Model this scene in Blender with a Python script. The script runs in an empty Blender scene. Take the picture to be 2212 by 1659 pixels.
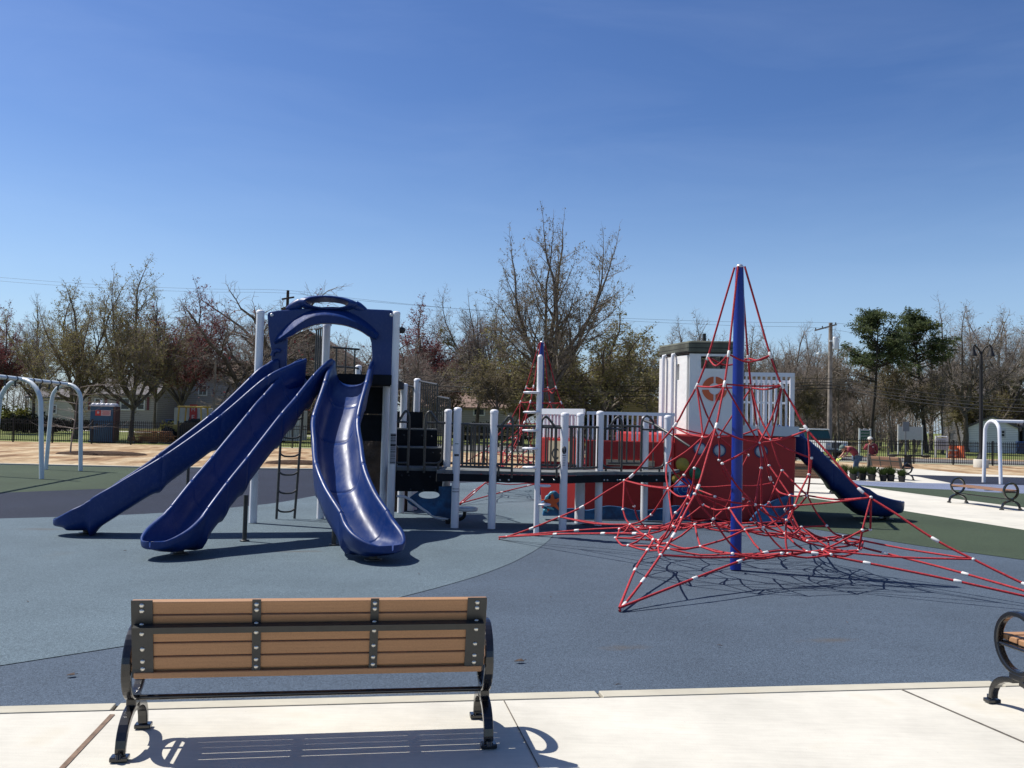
import bpy, math, random
import numpy as np
from mathutils import Vector, Matrix
R = math.radians
C = bpy.context.scene.collection

# ------------------------------------------------------------------ camera, light, exposure
F_PX, CX, CY = 1912.0, 1106.0, 829.5          # photograph measured on a 2212 x 1659 grid
PITCH, ROLL, EYE = 2.47, 1.4, 1.7
cam_d = bpy.data.cameras.new('camera'); cam = bpy.data.objects.new('camera', cam_d); C.objects.link(cam)
cam_d.sensor_width = 36; cam_d.lens = 36 * F_PX / 2212; cam_d.clip_start = 0.05; cam_d.clip_end = 3000
CAM_M = Matrix.Translation((0, 0, EYE)) @ Matrix.Rotation(R(90 + PITCH), 4, 'X') @ Matrix.Rotation(R(ROLL), 4, 'Z')
cam.matrix_world = CAM_M
bpy.context.scene.camera = cam
SUN_EL, SUN_AZ = 57.0, math.degrees(math.atan2(-0.945, 0.327))   # azimuth clockwise from +Y
sv = Vector((math.sin(R(SUN_AZ)) * math.cos(R(SUN_EL)), math.cos(R(SUN_AZ)) * math.cos(R(SUN_EL)), math.sin(R(SUN_EL))))
sun_d = bpy.data.lights.new('sun', 'SUN'); sun = bpy.data.objects.new('sun', sun_d); C.objects.link(sun)
sun_d.energy = 5.0; sun_d.angle = R(0.5); sun_d.color = (1.0, 0.955, 0.88)
sun.rotation_euler = sv.to_track_quat('Z', 'Y').to_euler(); sun.location = (-20, 10, 30)
w = bpy.data.worlds.new('World'); bpy.context.scene.world = w; w.use_nodes = True
wn = w.node_tree; bg = wn.nodes['Background']
sky = wn.nodes.new('ShaderNodeTexSky'); sky.sky_type = 'NISHITA'; sky.sun_disc = False
sky.sun_elevation = R(SUN_EL); sky.sun_rotation = R(SUN_AZ % 360)
sky.air_density = 1.0; sky.dust_density = 0.7; sky.ozone_density = 3.5
hsv = wn.nodes.new('ShaderNodeHueSaturation'); hsv.inputs['Saturation'].default_value = 1.1
gam = wn.nodes.new('ShaderNodeGamma'); gam.inputs[1].default_value = 1.25
wn.links.new(sky.outputs[0], gam.inputs[0]); wn.links.new(gam.outputs[0], hsv.inputs['Color']); 
# thin high haze: faint stretched wisps, strongest low in the sky
stc = wn.nodes.new('ShaderNodeTexCoord'); smp = wn.nodes.new('ShaderNodeMapping'); smp.inputs['Scale'].default_value = (1.3, 1.6, 7.0); smp.inputs['Rotation'].default_value = (0, R(14), 0)
sno = wn.nodes.new('ShaderNodeTexNoise'); sno.inputs['Scale'].default_value = 2.3; sno.inputs['Detail'].default_value = 7; sno.inputs['Roughness'].default_value = .58; sno.inputs['Distortion'].default_value = .6
srp = wn.nodes.new('ShaderNodeValToRGB'); srp.color_ramp.elements[0].position = .40; srp.color_ramp.elements[0].color = (0, 0, 0, 1); srp.color_ramp.elements[1].position = .82; srp.color_ramp.elements[1].color = (.05, .05, .05, 1)
smx = wn.nodes.new('ShaderNodeMix'); smx.data_type = 'RGBA'; smx.inputs[7].default_value = (11.0, 13.0, 16.5, 1)
wn.links.new(stc.outputs['Generated'], smp.inputs[0]); wn.links.new(smp.outputs[0], sno.inputs['Vector']); wn.links.new(sno.outputs['Fac'], srp.inputs[0])
wn.links.new(srp.outputs[0], smx.inputs[0]); wn.links.new(hsv.outputs[0], smx.inputs[6]); 
# paler air low over the horizon
sse = wn.nodes.new('ShaderNodeSeparateXYZ'); wn.links.new(stc.outputs['Generated'], sse.inputs[0])
shr = wn.nodes.new('ShaderNodeMapRange'); shr.inputs['From Min'].default_value = 0.0; shr.inputs['From Max'].default_value = .34; shr.inputs['To Min'].default_value = .50; shr.inputs['To Max'].default_value = 0.0; shr.interpolation_type = 'SMOOTHSTEP'
wn.links.new(sse.outputs['Z'], shr.inputs[0])
shx = wn.nodes.new('ShaderNodeMix'); shx.data_type = 'RGBA'; shx.inputs[7].default_value = (6.2, 8.8, 12.2, 1)
wn.links.new(shr.outputs[0], shx.inputs[0]); wn.links.new(smx.outputs[2], shx.inputs[6]); wn.links.new(shx.outputs[2], bg.inputs[0])
hsv.inputs['Hue'].default_value = .507
bg.inputs[1].default_value = 0.062
vs = bpy.context.scene.view_settings
vs.view_transform = 'Standard'; vs.look = 'None'; vs.gamma = 1; vs.use_curve_mapping = False; vs.exposure = 0.35

# ------------------------------------------------------------------ measuring helpers
RM = CAM_M.to_3x3()
def ray(px, py): return RM @ Vector(((px - CX) / F_PX, -(py - CY) / F_PX, -1))
def G(px, py, z=0.0):                      # where the ground (height z) is seen at a measured point
    d = ray(px, py); t = (z - EYE) / d.z
    return Vector((d.x * t, d.y * t, z))
def AT(px, py, Y):                         # point at distance Y
    d = ray(px, py); t = Y / d.y
    return Vector((d.x * t, Y, EYE + d.z * t))
def ZAT(px, py, Y): return AT(px, py, Y).z
def XAT(px, Y, py=915): return AT(px, py, Y).x
def V(*a): return Vector(a)
def lerp(a, b, t): return a + (b - a) * t
Z = Vector((0, 0, 1))

# ------------------------------------------------------------------ object helpers
def wmat(o):
    m = Matrix.Identity(4)
    while o:
        m = o.matrix_parent_inverse @ o.matrix_basis @ m if o.parent else o.matrix_basis @ m
        o = o.parent
    return m
def tag(o, label=None, cat=None, group=None, kind=None):
    if label: o['label'] = label
    if cat: o['category'] = cat
    if group: o['group'] = group
    if kind: o['kind'] = kind
    return o
def thing(name, label, cat, loc=(0, 0, 0), rz=0, group=None):
    o = bpy.data.objects.new(name, None); C.objects.link(o); o.empty_display_size = 0.2
    o.location = loc; o.rotation_euler = (0, 0, rz)
    return tag(o, label, cat, group)
def adopt(o, parent):
    o.parent = parent; o.matrix_parent_inverse = wmat(parent).inverted()
    return o
def dup(o, parent=None):
    c = o.copy(); C.objects.link(c)
    if parent: c.parent = parent
    for ch in list(o.children): dup(ch, c)
    return c
class MB:
    def __init__(s): s.v = []; s.f = []; s.m = []; s.s = []
    def add(s, vs, fs, m=0, sm=False):
        n = len(s.v); s.v += [tuple(v) for v in vs]
        for f in fs: s.f.append(tuple(i + n for i in f)); s.m.append(m); s.s.append(sm)
        return s
    def box(s, c, size, rz=0, m=0, rot=None):
        c = Vector(c); M = rot if rot is not None else Matrix.Rotation(rz, 3, 'Z')
        hx, hy, hz = size[0] / 2, size[1] / 2, size[2] / 2
        vs = [c + M @ Vector((x, y, z)) for x in (-hx, hx) for y in (-hy, hy) for z in (-hz, hz)]
        return s.add(vs, [(0, 1, 3, 2), (4, 6, 7, 5), (0, 4, 5, 1), (2, 3, 7, 6), (0, 2, 6, 4), (1, 5, 7, 3)], m)
    def beam(s, a, b, w, h, m=0, up=Z):
        a = Vector(a); b = Vector(b); d = b - a; L = d.length; d.normalize()
        x = d.cross(up)
        if x.length < 1e-4: x = Vector((1, 0, 0))
        x.normalize(); y = x.cross(d)
        return s.box((a + b) / 2, (w, L, h), m=m, rot=Matrix((x, d, y)).transposed())
    def tube(s, pts, r, n=8, closed=False, m=0, cap=True, sm=True):
        pts = [Vector(p) for p in pts]; k = len(pts)
        rs = r if isinstance(r, (list, tuple)) else [r] * k
        tang = []
        for i in range(k):
            if closed: t = pts[(i + 1) % k] - pts[i - 1]
            else: t = pts[min(i + 1, k - 1)] - pts[max(i - 1, 0)]
            tang.append(t.normalized())
        ref = Vector((0, 0, 1)) if abs(tang[0].z) < .9 else Vector((1, 0, 0))
        x = tang[0].cross(ref).normalized(); vs = []
        for i in range(k):
            x = (x - tang[i] * x.dot(tang[i])).normalized(); y = tang[i].cross(x)
            for j in range(n):
                a = 2 * math.pi * j / n
                vs.append(pts[i] + (x * math.cos(a) + y * math.sin(a)) * rs[i])
        fs = []
        for i in range(k if closed else k - 1):
            for j in range(n):
                a, b = i * n + j, i * n + (j + 1) % n; i2 = (i + 1) % k
                fs.append((a, b, i2 * n + (j + 1) % n, i2 * n + j))
        s.add(vs, fs, m, sm)
        if cap and not closed:
            s.add(vs[:n], [tuple(range(n))[::-1]], m); s.add(vs[-n:], [tuple(range(n))], m)
        return s
    def lathe(s, c, prof, n=16, m=0, sm=True, axis=None):      # prof = [(r, z)]
        c = Vector(c); M = axis if axis is not None else Matrix.Identity(3)
        vs = []
        for r, z in prof:
            for j in range(n):
                a = 2 * math.pi * j / n; vs.append(c + M @ Vector((r * math.cos(a), r * math.sin(a), z)))
        fs = [(i * n + j, i * n + (j + 1) % n, (i + 1) * n + (j + 1) % n, (i + 1) * n + j) for i in range(len(prof) - 1) for j in range(n)]
        s.add(vs, fs, m, sm)
        if prof[0][0] > 1e-5: s.add(vs[:n], [tuple(range(n))[::-1]], m)
        if prof[-1][0] > 1e-5: s.add(vs[-n:], [tuple(range(n))], m)
        return s
    def cyl(s, a, b, r, n=12, m=0): return s.tube([a, b], r, n, m=m)
    def ball(s, c, r, n=8, m=0, sc=(1, 1, 1)):
        k = max(4, n // 2); prof = [(max(1e-6, r * math.sin(math.pi * i / k)), -r * math.cos(math.pi * i / k)) for i in range(k + 1)]
        return s.lathe(c, prof, n, m, axis=Matrix.Diagonal(Vector(sc)))
    def ext(s, poly, o, ux, uy, th, m=0, side_m=None):          # 2-D outline in the plane (ux, uy), th along the normal
        o = Vector(o); ux = Vector(ux); uy = Vector(uy); nn = ux.cross(uy).normalized()
        k = len(poly)
        A = [o + ux * p[0] + uy * p[1] - nn * th / 2 for p in poly]; B = [p + nn * th for p in A]
        s.add(A + B, [tuple(range(k))[::-1], tuple(range(k, 2 * k))], m)
        s.add(A + B, [(i, (i + 1) % k, k + (i + 1) % k, k + i) for i in range(k)], m if side_m is None else side_m)
        return s
    def strip(s, outer, inner, o, ux, uy, th, m=0, closed=False, sm=False):   # plate between two outlines
        o = Vector(o); ux = Vector(ux); uy = Vector(uy); nn = ux.cross(uy).normalized(); k = len(outer)
        P = lambda L, h: [o + ux * p[0] + uy * p[1] + nn * h for p in L]
        of, ob, jf, jb = P(outer, th / 2), P(outer, -th / 2), P(inner, th / 2), P(inner, -th / 2)
        vs = of + ob + jf + jb; fs = []
        for i in range(k if closed else k - 1):
            j = (i + 1) % k
            fs += [(i, j, 2 * k + j, 2 * k + i), (k + i, 3 * k + i, 3 * k + j, k + j), (i, k + i, k + j, j), (2 * k + i, 2 * k + j, 3 * k + j, 3 * k + i)]
        if not closed: fs += [(0, 2 * k, 3 * k, k), (k - 1, 2 * k - 1, 4 * k - 1, 3 * k - 1)]
        return s.add(vs, fs, m, sm)
    def build(s, name, mats, parent=None, bevel=0):
        me = bpy.data.meshes.new(name); me.from_pydata(s.v, [], s.f)
        mats = mats if isinstance(mats, (list, tuple)) else [mats]
        for mt in mats: me.materials.append(mt)
        me.polygons.foreach_set('material_index', s.m); me.polygons.foreach_set('use_smooth', s.s)
        me.update()
        o = bpy.data.objects.new(name, me); C.objects.link(o)
        if parent: adopt(o, parent)
        if bevel:
            b = o.modifiers.new('bevel', 'BEVEL'); b.width = bevel; b.segments = 2; b.limit_method = 'ANGLE'; b.angle_limit = R(40)
        return o
def spline(pts, n=8, closed=False):
    pts = [Vector(p) for p in pts]; k = len(pts); out = []
    g = (lambda i: pts[i % k]) if closed else (lambda i: pts[max(0, min(k - 1, i))])
    for i in range(k if closed else k - 1):
        a, b, c, d = g(i - 1), g(i), g(i + 1), g(i + 2)
        for j in range(n):
            t = j / n; t2 = t * t; t3 = t2 * t
            out.append(.5 * ((2 * b) + (c - a) * t + (2 * a - 5 * b + 4 * c - d) * t2 + (3 * b - a - 3 * c + d) * t3))
    if not closed: out.append(pts[-1].copy())
    return out
def text_on(name, body, size, o, ux, uy, mat, parent, depth=0.004, align='CENTER'):
    cu = bpy.data.curves.new(name, 'FONT'); cu.body = body; cu.size = size; cu.extrude = depth / 2; cu.align_x = align; cu.align_y = 'CENTER'
    t = bpy.data.objects.new(name, cu); C.objects.link(t)
    bpy.context.view_layer.update()
    me = bpy.data.meshes.new_from_object(t.evaluated_get(bpy.context.evaluated_depsgraph_get()))
    bpy.data.objects.remove(t)
    ux = Vector(ux).normalized(); uy = Vector(uy).normalized(); nn = ux.cross(uy)
    M = Matrix((ux, uy, nn)).transposed().to_4x4(); M.translation = Vector(o)
    me.transform(M); me.materials.clear(); me.materials.append(mat); me.name = name
    ob = bpy.data.objects.new(name, me); C.objects.link(ob); adopt(ob, parent)
    return ob

# ------------------------------------------------------------------ materials
def mat(name, col, rough=.6, metal=0, var=0, vscale=8, bump=0, bscale=40, col2=None, spec=None, coat=0, bdist=.01, detail=4):
    m = bpy.data.materials.new(name); m.use_nodes = True; nt = m.node_tree; b = nt.nodes['Principled BSDF']
    b.inputs['Roughness'].default_value = rough; b.inputs['Metallic'].default_value = metal
    if spec is not None: b.inputs['Specular IOR Level'].default_value = spec
    if coat: b.inputs['Coat Weight'].default_value = coat; b.inputs['Coat Roughness'].default_value = .12
    tc = nt.nodes.new('ShaderNodeTexCoord')
    c2 = col2 or tuple(c * (1 - var) for c in col); c1 = col if col2 else tuple(min(1, c * (1 + var)) for c in col)
    nz = nt.nodes.new('ShaderNodeTexNoise'); nz.inputs['Scale'].default_value = vscale; nz.inputs['Detail'].default_value = detail
    rp = nt.nodes.new('ShaderNodeValToRGB'); rp.color_ramp.elements[0].position = .33; rp.color_ramp.elements[1].position = .67
    rp.color_ramp.elements[0].color = (*c2, 1); rp.color_ramp.elements[1].color = (*c1, 1)
    nt.links.new(tc.outputs['Object'], nz.inputs['Vector']); nt.links.new(nz.outputs['Fac'], rp.inputs[0]); nt.links.new(rp.outputs[0], b.inputs['Base Color'])
    if bump:
        n2 = nt.nodes.new('ShaderNodeTexNoise'); n2.inputs['Scale'].default_value = bscale; n2.inputs['Detail'].default_value = 3
        bp = nt.nodes.new('ShaderNodeBump'); bp.inputs['Strength'].default_value = bump; bp.inputs['Distance'].default_value = bdist
        nt.links.new(tc.outputs['Object'], n2.inputs['Vector']); nt.links.new(n2.outputs['Fac'], bp.inputs['Height']); nt.links.new(bp.outputs[0], b.inputs['Normal'])
    return m
def mixnode(nt, fac, a, b, mode='MIX'):
    x = nt.nodes.new('ShaderNodeMix'); x.data_type = 'RGBA'; x.blend_type = mode
    for sock, val in ((x.inputs[0], fac), (x.inputs[6], a), (x.inputs[7], b)):
        if isinstance(val, bpy.types.NodeSocket): nt.links.new(val, sock)
        elif isinstance(val, (int, float)): sock.default_value = val
        else: sock.default_value = (*val, 1)
    return x.outputs[2]
def noise(nt, scale, detail=3, vec=None, rough=.5):
    n = nt.nodes.new('ShaderNodeTexNoise'); n.inputs['Scale'].default_value = scale; n.inputs['Detail'].default_value = detail; n.inputs['Roughness'].default_value = rough
    if vec: nt.links.new(vec, n.inputs['Vector'])
    return n.outputs['Fac']
def ramp(nt, fac, *st):
    r = nt.nodes.new('ShaderNodeValToRGB'); e = r.color_ramp.elements
    while len(e) < len(st): e.new(.5)
    for i, (p, c) in enumerate(st): e[i].position = p; e[i].color = (*c, 1) if not isinstance(c, (int, float)) else (c, c, c, 1)
    nt.links.new(fac, r.inputs[0]); return r.outputs[0]
def rubber(name, col, blotch=.13, stains=()):
    m = bpy.data.materials.new(name); m.use_nodes = True; nt = m.node_tree; b = nt.nodes['Principled BSDF']
    b.inputs['Roughness'].default_value = .9; b.inputs['Specular IOR Level'].default_value = .25
    tc = nt.nodes.new('ShaderNodeTexCoord'); vec = tc.outputs['Object']
    vo = nt.nodes.new('ShaderNodeTexVoronoi'); vo.inputs['Scale'].default_value = 150; nt.links.new(vec, vo.inputs['Vector'])
    g = ramp(nt, vo.outputs['Color'], (.15, tuple(c * .42 for c in col)), (.5, col), (.85, tuple(min(1, c * 1.85 + .02) for c in col)))
    g2 = mixnode(nt, .55, g, ramp(nt, noise(nt, 60, 4, vec, .7), (.3, tuple(c * .6 for c in col)), (.7, tuple(c * 1.45 for c in col))))
    big = ramp(nt, noise(nt, .5, 5, vec, .6), (.3, 1 - blotch), (.7, 1 + blotch))
    c = mixnode(nt, 1.0, g2, big, 'MULTIPLY')
    st = ramp(nt, noise(nt, .8, 3, vec), (.66, 0.0), (.8, .35))
    c = mixnode(nt, st, c, tuple(.55 * x + .03 for x in (col[0] * 1.25, col[1] * 1.05, col[2] * .8)))
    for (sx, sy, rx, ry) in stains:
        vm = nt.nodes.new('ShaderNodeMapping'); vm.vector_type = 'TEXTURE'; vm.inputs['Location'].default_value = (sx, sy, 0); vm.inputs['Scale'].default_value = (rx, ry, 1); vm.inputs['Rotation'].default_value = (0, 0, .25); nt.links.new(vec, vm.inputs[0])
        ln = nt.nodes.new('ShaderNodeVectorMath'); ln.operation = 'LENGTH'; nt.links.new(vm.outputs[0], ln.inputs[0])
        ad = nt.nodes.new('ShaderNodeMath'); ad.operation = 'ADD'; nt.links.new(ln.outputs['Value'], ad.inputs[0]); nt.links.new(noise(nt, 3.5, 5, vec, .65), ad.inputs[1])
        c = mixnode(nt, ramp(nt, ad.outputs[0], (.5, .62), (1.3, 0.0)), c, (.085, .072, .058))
    # scuffs and tracked dust: pale and dark streaks
    mp = nt.nodes.new('ShaderNodeMapping'); mp.inputs['Scale'].default_value = (.5, 2.2, 1); mp.inputs['Rotation'].default_value = (0, 0, .5); nt.links.new(vec, mp.inputs[0])
    c = mixnode(nt, ramp(nt, noise(nt, 1.6, 9, mp.outputs[0], .72), (.55, 0.0), (.8, .28)), c, tuple(min(1, x * 1.7 + .02) for x in col))
    c = mixnode(nt, ramp(nt, noise(nt, 900 / 22, 2, vec, .5), (.76, 0.0), (.82, .6)), c, tuple(x * .35 for x in col))
    nt.links.new(c, b.inputs['Base Color'])
    bp = nt.nodes.new('ShaderNodeBump'); bp.inputs['Strength'].default_value = .55; bp.inputs['Distance'].default_value = .006
    nt.links.new(vo.outputs['Distance'], bp.inputs['Height']); nt.links.new(bp.outputs[0], b.inputs['Normal'])
    return m
def concrete(name, col=(.55, .525, .455)):
    m = bpy.data.materials.new(name); m.use_nodes = True; nt = m.node_tree; b = nt.nodes['Principled BSDF']
    b.inputs['Roughness'].default_value = .88; b.inputs['Specular IOR Level'].default_value = .3
    tc = nt.nodes.new('ShaderNodeTexCoord'); vec = tc.outputs['Object']
    mp = nt.nodes.new('ShaderNodeMapping'); mp.inputs['Scale'].default_value = (1.2, 14, 1); nt.links.new(vec, mp.inputs['Vector'])
    c = ramp(nt, noise(nt, 1.1, 6, vec, .65), (.3, tuple(x * .78 for x in col)), (.7, tuple(x * 1.12 for x in col)))
    c = mixnode(nt, .14, c, ramp(nt, noise(nt, 3, 5, mp.outputs[0], .6), (.35, tuple(x * .7 for x in col)), (.6, tuple(x * 1.15 for x in col))))
    c = mixnode(nt, ramp(nt, noise(nt, 2.2, 2, vec), (.60, 0.0), (.78, .6)), c, (col[0] * .80, col[1] * .75, col[2] * .66))
    c = mixnode(nt, ramp(nt, noise(nt, 38, 2, vec), (.74, 0.0), (.80, .55)), c, tuple(x * .45 for x in col))
    nt.links.new(c, b.inputs['Base Color'])
    bp = nt.nodes.new('ShaderNodeBump'); bp.inputs['Strength'].default_value = .25; bp.inputs['Distance'].default_value = .004
    nt.links.new(noise(nt, 90, 4, vec), bp.inputs['Height']); nt.links.new(bp.outputs[0], b.inputs['Normal'])
    return m
def ground_mat(name, stops, scale, detail=6, stretch=(1, 1, 1), fine=30, bump=.5):
    m = bpy.data.materials.new(name); m.use_nodes = True; nt = m.node_tree; b = nt.nodes['Principled BSDF']
    b.inputs['Roughness'].default_value = .95; b.inputs['Specular IOR Level'].default_value = .15
    tc = nt.nodes.new('ShaderNodeTexCoord'); mp = nt.nodes.new('ShaderNodeMapping'); mp.inputs['Scale'].default_value = stretch
    nt.links.new(tc.outputs['Object'], mp.inputs['Vector']); vec = mp.outputs[0]
    c = ramp(nt, noise(nt, scale, detail, vec, .62), *stops)
    f = ramp(nt, noise(nt, fine, 4, vec, .7), (.3, .62), (.7, 1.3))
    nt.links.new(mixnode(nt, 1.0, c, f, 'MULTIPLY'), b.inputs['Base Color'])
    bp = nt.nodes.new('ShaderNodeBump'); bp.inputs['Strength'].default_value = bump; bp.inputs['Distance'].default_value = .05
    nt.links.new(noise(nt, fine * .5, 5, vec), bp.inputs['Height']); nt.links.new(bp.outputs[0], b.inputs['Normal'])
    return m
def striped(name, col, dark, period, axis=2, width=.08, rough=.7, var=.1, bump=.6):
    m = bpy.data.materials.new(name); m.use_nodes = True; nt = m.node_tree; b = nt.nodes['Principled BSDF']
    b.inputs['Roughness'].default_value = rough
    tc = nt.nodes.new('ShaderNodeTexCoord'); sp = nt.nodes.new('ShaderNodeSeparateXYZ'); nt.links.new(tc.outputs['Object'], sp.inputs[0])
    mm = nt.nodes.new('ShaderNodeMath'); mm.operation = 'MULTIPLY'; mm.inputs[1].default_value = 1 / period; nt.links.new(sp.outputs[axis], mm.inputs[0])
    fr = nt.nodes.new('ShaderNodeMath'); fr.operation = 'FRACT'; nt.links.new(mm.outputs[0], fr.inputs[0])
    base = ramp(nt, noise(nt, 2.5, 5, tc.outputs['Object']), (.3, tuple(c * (1 - var) for c in col)), (.7, tuple(c * (1 + var) for c in col)))
    c = mixnode(nt, ramp(nt, fr.outputs[0], (width, 1.0), (width + .06, 0.0)), base, dark)
    nt.links.new(c, b.inputs['Base Color'])
    bp = nt.nodes.new('ShaderNodeBump'); bp.inputs['Strength'].default_value = bump; bp.inputs['Distance'].default_value = .02
    nt.links.new(fr.outputs[0], bp.inputs['Height']); nt.links.new(bp.outputs[0], b.inputs['Normal'])
    return m
M = {}
M['white'] = mat('white_paint', (.72, .72, .74), .34, var=.04, vscale=3, bump=.05, bscale=120, bdist=.002)
M['swingw'] = mat('pale_swing_paint', (.62, .67, .68), .36, var=.05, vscale=3)
M['blueplastic'] = mat('blue_moulded_plastic', (.0035, .025, .13), .38, var=.12, vscale=1.5, bump=.12, bscale=260, bdist=.002, spec=.38)
def scuff(m, dust, amount):
    nt = m.node_tree; b = nt.nodes['Principled BSDF']; tc = nt.nodes.new('ShaderNodeTexCoord'); src = b.inputs['Base Color'].links[0].from_socket
    mp = nt.nodes.new('ShaderNodeMapping'); mp.inputs['Scale'].default_value = (5, 1.4, 3); mp.inputs['Rotation'].default_value = (.5, 0, .2); nt.links.new(tc.outputs['Object'], mp.inputs[0])
    f = ramp(nt, noise(nt, 6, 8, mp.outputs[0], .7), (.5, 0.0), (.85, amount)); nt.links.new(mixnode(nt, f, src, dust), b.inputs['Base Color'])
    nt.links.new(ramp(nt, noise(nt, 3, 6, mp.outputs[0], .65), (.3, .30), (.75, .52)), b.inputs['Roughness'])
scuff(M['blueplastic'], (.16, .18, .26), .22)
M['bluepole'] = mat('royal_blue_paint', (.003, .022, .23), .32, var=.08, vscale=3)
M['red_rope'] = mat('red_braided_rope', (.36, .014, .022), .75, var=.35, vscale=60, bump=.8, bscale=150, bdist=.004)
M['whitecon'] = mat('white_rope_connector', (.66, .65, .62), .4, var=.06, vscale=40)
M['alu'] = mat('brushed_aluminium', (.62, .62, .63), .35, .7, var=.08, vscale=30)
M['black'] = mat('black_enamel', (.008, .008, .009), .22, var=.2, vscale=10, coat=.5)
M['blackstrap'] = mat('black_coated_steel', (.022, .024, .024), .42, var=.15, vscale=14)
M['brown_rail'] = mat('dark_brown_coated_steel', (.045, .045, .042), .38, var=.15, vscale=20)
M['deck'] = mat('grey_deck_coating', (.13, .14, .14), .7, var=.15, vscale=8, bump=.4, bscale=60)
M['deckblack'] = mat('black_deck_coating', (.009, .011, .014), .8, var=.2, vscale=5, spec=.2)
M['bolt'] = mat('zinc_bolt', (.55, .54, .5), .3, .9, var=.1, vscale=60)
def woodmat(name, c):
    m = bpy.data.materials.new(name); m.use_nodes = True; nt = m.node_tree; b = nt.nodes['Principled BSDF']; b.inputs['Roughness'].default_value = .62
    tc = nt.nodes.new('ShaderNodeTexCoord'); mp = nt.nodes.new('ShaderNodeMapping'); mp.inputs['Scale'].default_value = (1.5, 40, 40); nt.links.new(tc.outputs['Object'], mp.inputs['Vector'])
    a = ramp(nt, noise(nt, 2, 6, mp.outputs[0], .6), (.25, tuple(x * .78 for x in c)), (.75, tuple(x * 1.15 for x in c)))
    a = mixnode(nt, .5, a, ramp(nt, noise(nt, 160, 2, tc.outputs['Object']), (.3, tuple(x * .8 for x in c)), (.7, tuple(x * 1.15 for x in c))))
    nt.links.new(a, b.inputs['Base Color'])
    bp = nt.nodes.new('ShaderNodeBump'); bp.inputs['Strength'].default_value = .25; bp.inputs['Distance'].default_value = .003
    nt.links.new(noise(nt, 3, 6, mp.outputs[0]), bp.inputs['Height']); nt.links.new(bp.outputs[0], b.inputs['Normal'])
    return m
M['plank'] = woodmat('tan_recycled_plank', (.36, .19, .09))
M['plank_far'] = woodmat('shaded_recycled_plank', (.26, .14, .085))  # darker than the near planks: shade on the backs put into the colour
M['redhull'] = mat('red_moulded_concrete', (.35, .013, .010), .6, var=.12, vscale=1.6, bump=.25, bscale=25)
M['whitehull'] = mat('white_moulded_concrete', (.74, .73, .69), .6, var=.04, vscale=1.3, bump=.3, bscale=9, bdist=.03)
M['greyledge'] = mat('pale_grey_ledge', (.5, .53, .54), .55, var=.05, vscale=3)
M['tan'] = mat('tan_panel', (.42, .34, .22), .6, var=.06, vscale=5)
M['orange'] = mat('orange_paint', (.58, .11, .03), .5, var=.08, vscale=6)
M['wave'] = mat('blue_wave_panel', (.015, .13, .30), .5, var=.45, vscale=6, bump=.4, bscale=14, bdist=.03, col2=(.004, .035, .10))
M['wavelight'] = mat('turquoise_wave_paint', (.12, .42, .55), .5, var=.2, vscale=20)
M['navy'] = mat('navy_paint', (.006, .03, .11), .45, var=.1, vscale=9)
M['yellow'] = mat('yellow_paint', (.34, .25, .03), .6, var=.1, vscale=9)
M['greenp'] = mat('green_paint', (.02, .14, .06), .5, var=.1, vscale=9)
M['bluedisc'] = mat('blue_spiral_paint', (.015, .06, .26), .5, var=.1, vscale=9)
M['porthole'] = mat('sky_toned_porthole_pane', (.42, .46, .46), .25, var=.04, vscale=5)  # pale grey-blue stands for reflected sky, put into the base colour
M['ink'] = mat('dark_ink', (.012, .013, .016), .6, var=.1, vscale=30)
M['paleink'] = mat('pale_grey_print', (.30, .31, .34), .6, var=.1, vscale=60)
M['rock'] = mat('brown_moulded_rock', (.055, .036, .026), .9, var=.5, vscale=4, bump=.9, bscale=6, bdist=.08)
M['shingle'] = striped('green_grey_shingle', (.10, .105, .08), (.02, .02, .018), .085, 2, .14, .95, .55)
M['bark'] = mat('grey_bark', (.11, .092, .075), .95, var=.35, vscale=5, bump=.8, bscale=12, bdist=.05)
M['bark_dark'] = mat('dark_bark', (.038, .030, .025), .95, var=.35, vscale=5, bump=.8, bscale=12, bdist=.05)
M['twig'] = mat('grey_brown_twigs', (.235, .195, .165), .95, var=.3, vscale=2)
M['twig_pale'] = mat('pale_grey_twigs', (.25, .215, .19), .95, var=.3, vscale=2)
def leafm(n, a, b):
    m = mat(n, a, .75, col2=b, vscale=.9, detail=5); nt = m.node_tree; pb = nt.nodes['Principled BSDF']
    pb.inputs['Specular IOR Level'].default_value = .2
    tr = nt.nodes.new('ShaderNodeBsdfTranslucent'); mx = nt.nodes.new('ShaderNodeMixShader'); mx.inputs[0].default_value = .4
    nt.links.new(pb.inputs['Base Color'].links[0].from_socket, tr.inputs[0]); nt.links.new(pb.outputs[0], mx.inputs[1]); nt.links.new(tr.outputs[0], mx.inputs[2])
    nt.links.new(mx.outputs[0], nt.nodes['Material Output'].inputs[0]); return m
M['bud_green'] = leafm('olive_spring_buds', (.26, .24, .09), (.16, .14, .06))
M['bud_tan'] = leafm('tan_spring_buds', (.19, .16, .08), (.12, .10, .055))
M['bud_red'] = leafm('red_maple_buds', (.22, .045, .055), (.13, .035, .04))
M['pink'] = leafm('pink_redbud_blossom', (.30, .11, .18), (.16, .05, .09))
M['needle'] = leafm('dark_pine_needles', (.12, .145, .06), (.05, .07, .03))
M['needle_dark'] = leafm('blackish_evergreen_needles', (.014, .02, .013), (.007, .01, .007))
M['shrub'] = leafm('yellow_green_shrub_leaves', (.12, .12, .02), (.05, .055, .014))
M['potleaf'] = leafm('fresh_green_grass_leaves', (.075, .115, .03), (.03, .05, .016))
M['metalblack'] = mat('black_fence_paint', (.003, .003, .0035), .6, var=.15, vscale=10)
M['polewood'] = mat('weathered_pole_wood', (.24, .205, .17), .9, var=.25, vscale=3, bump=.5, bscale=20)
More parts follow.
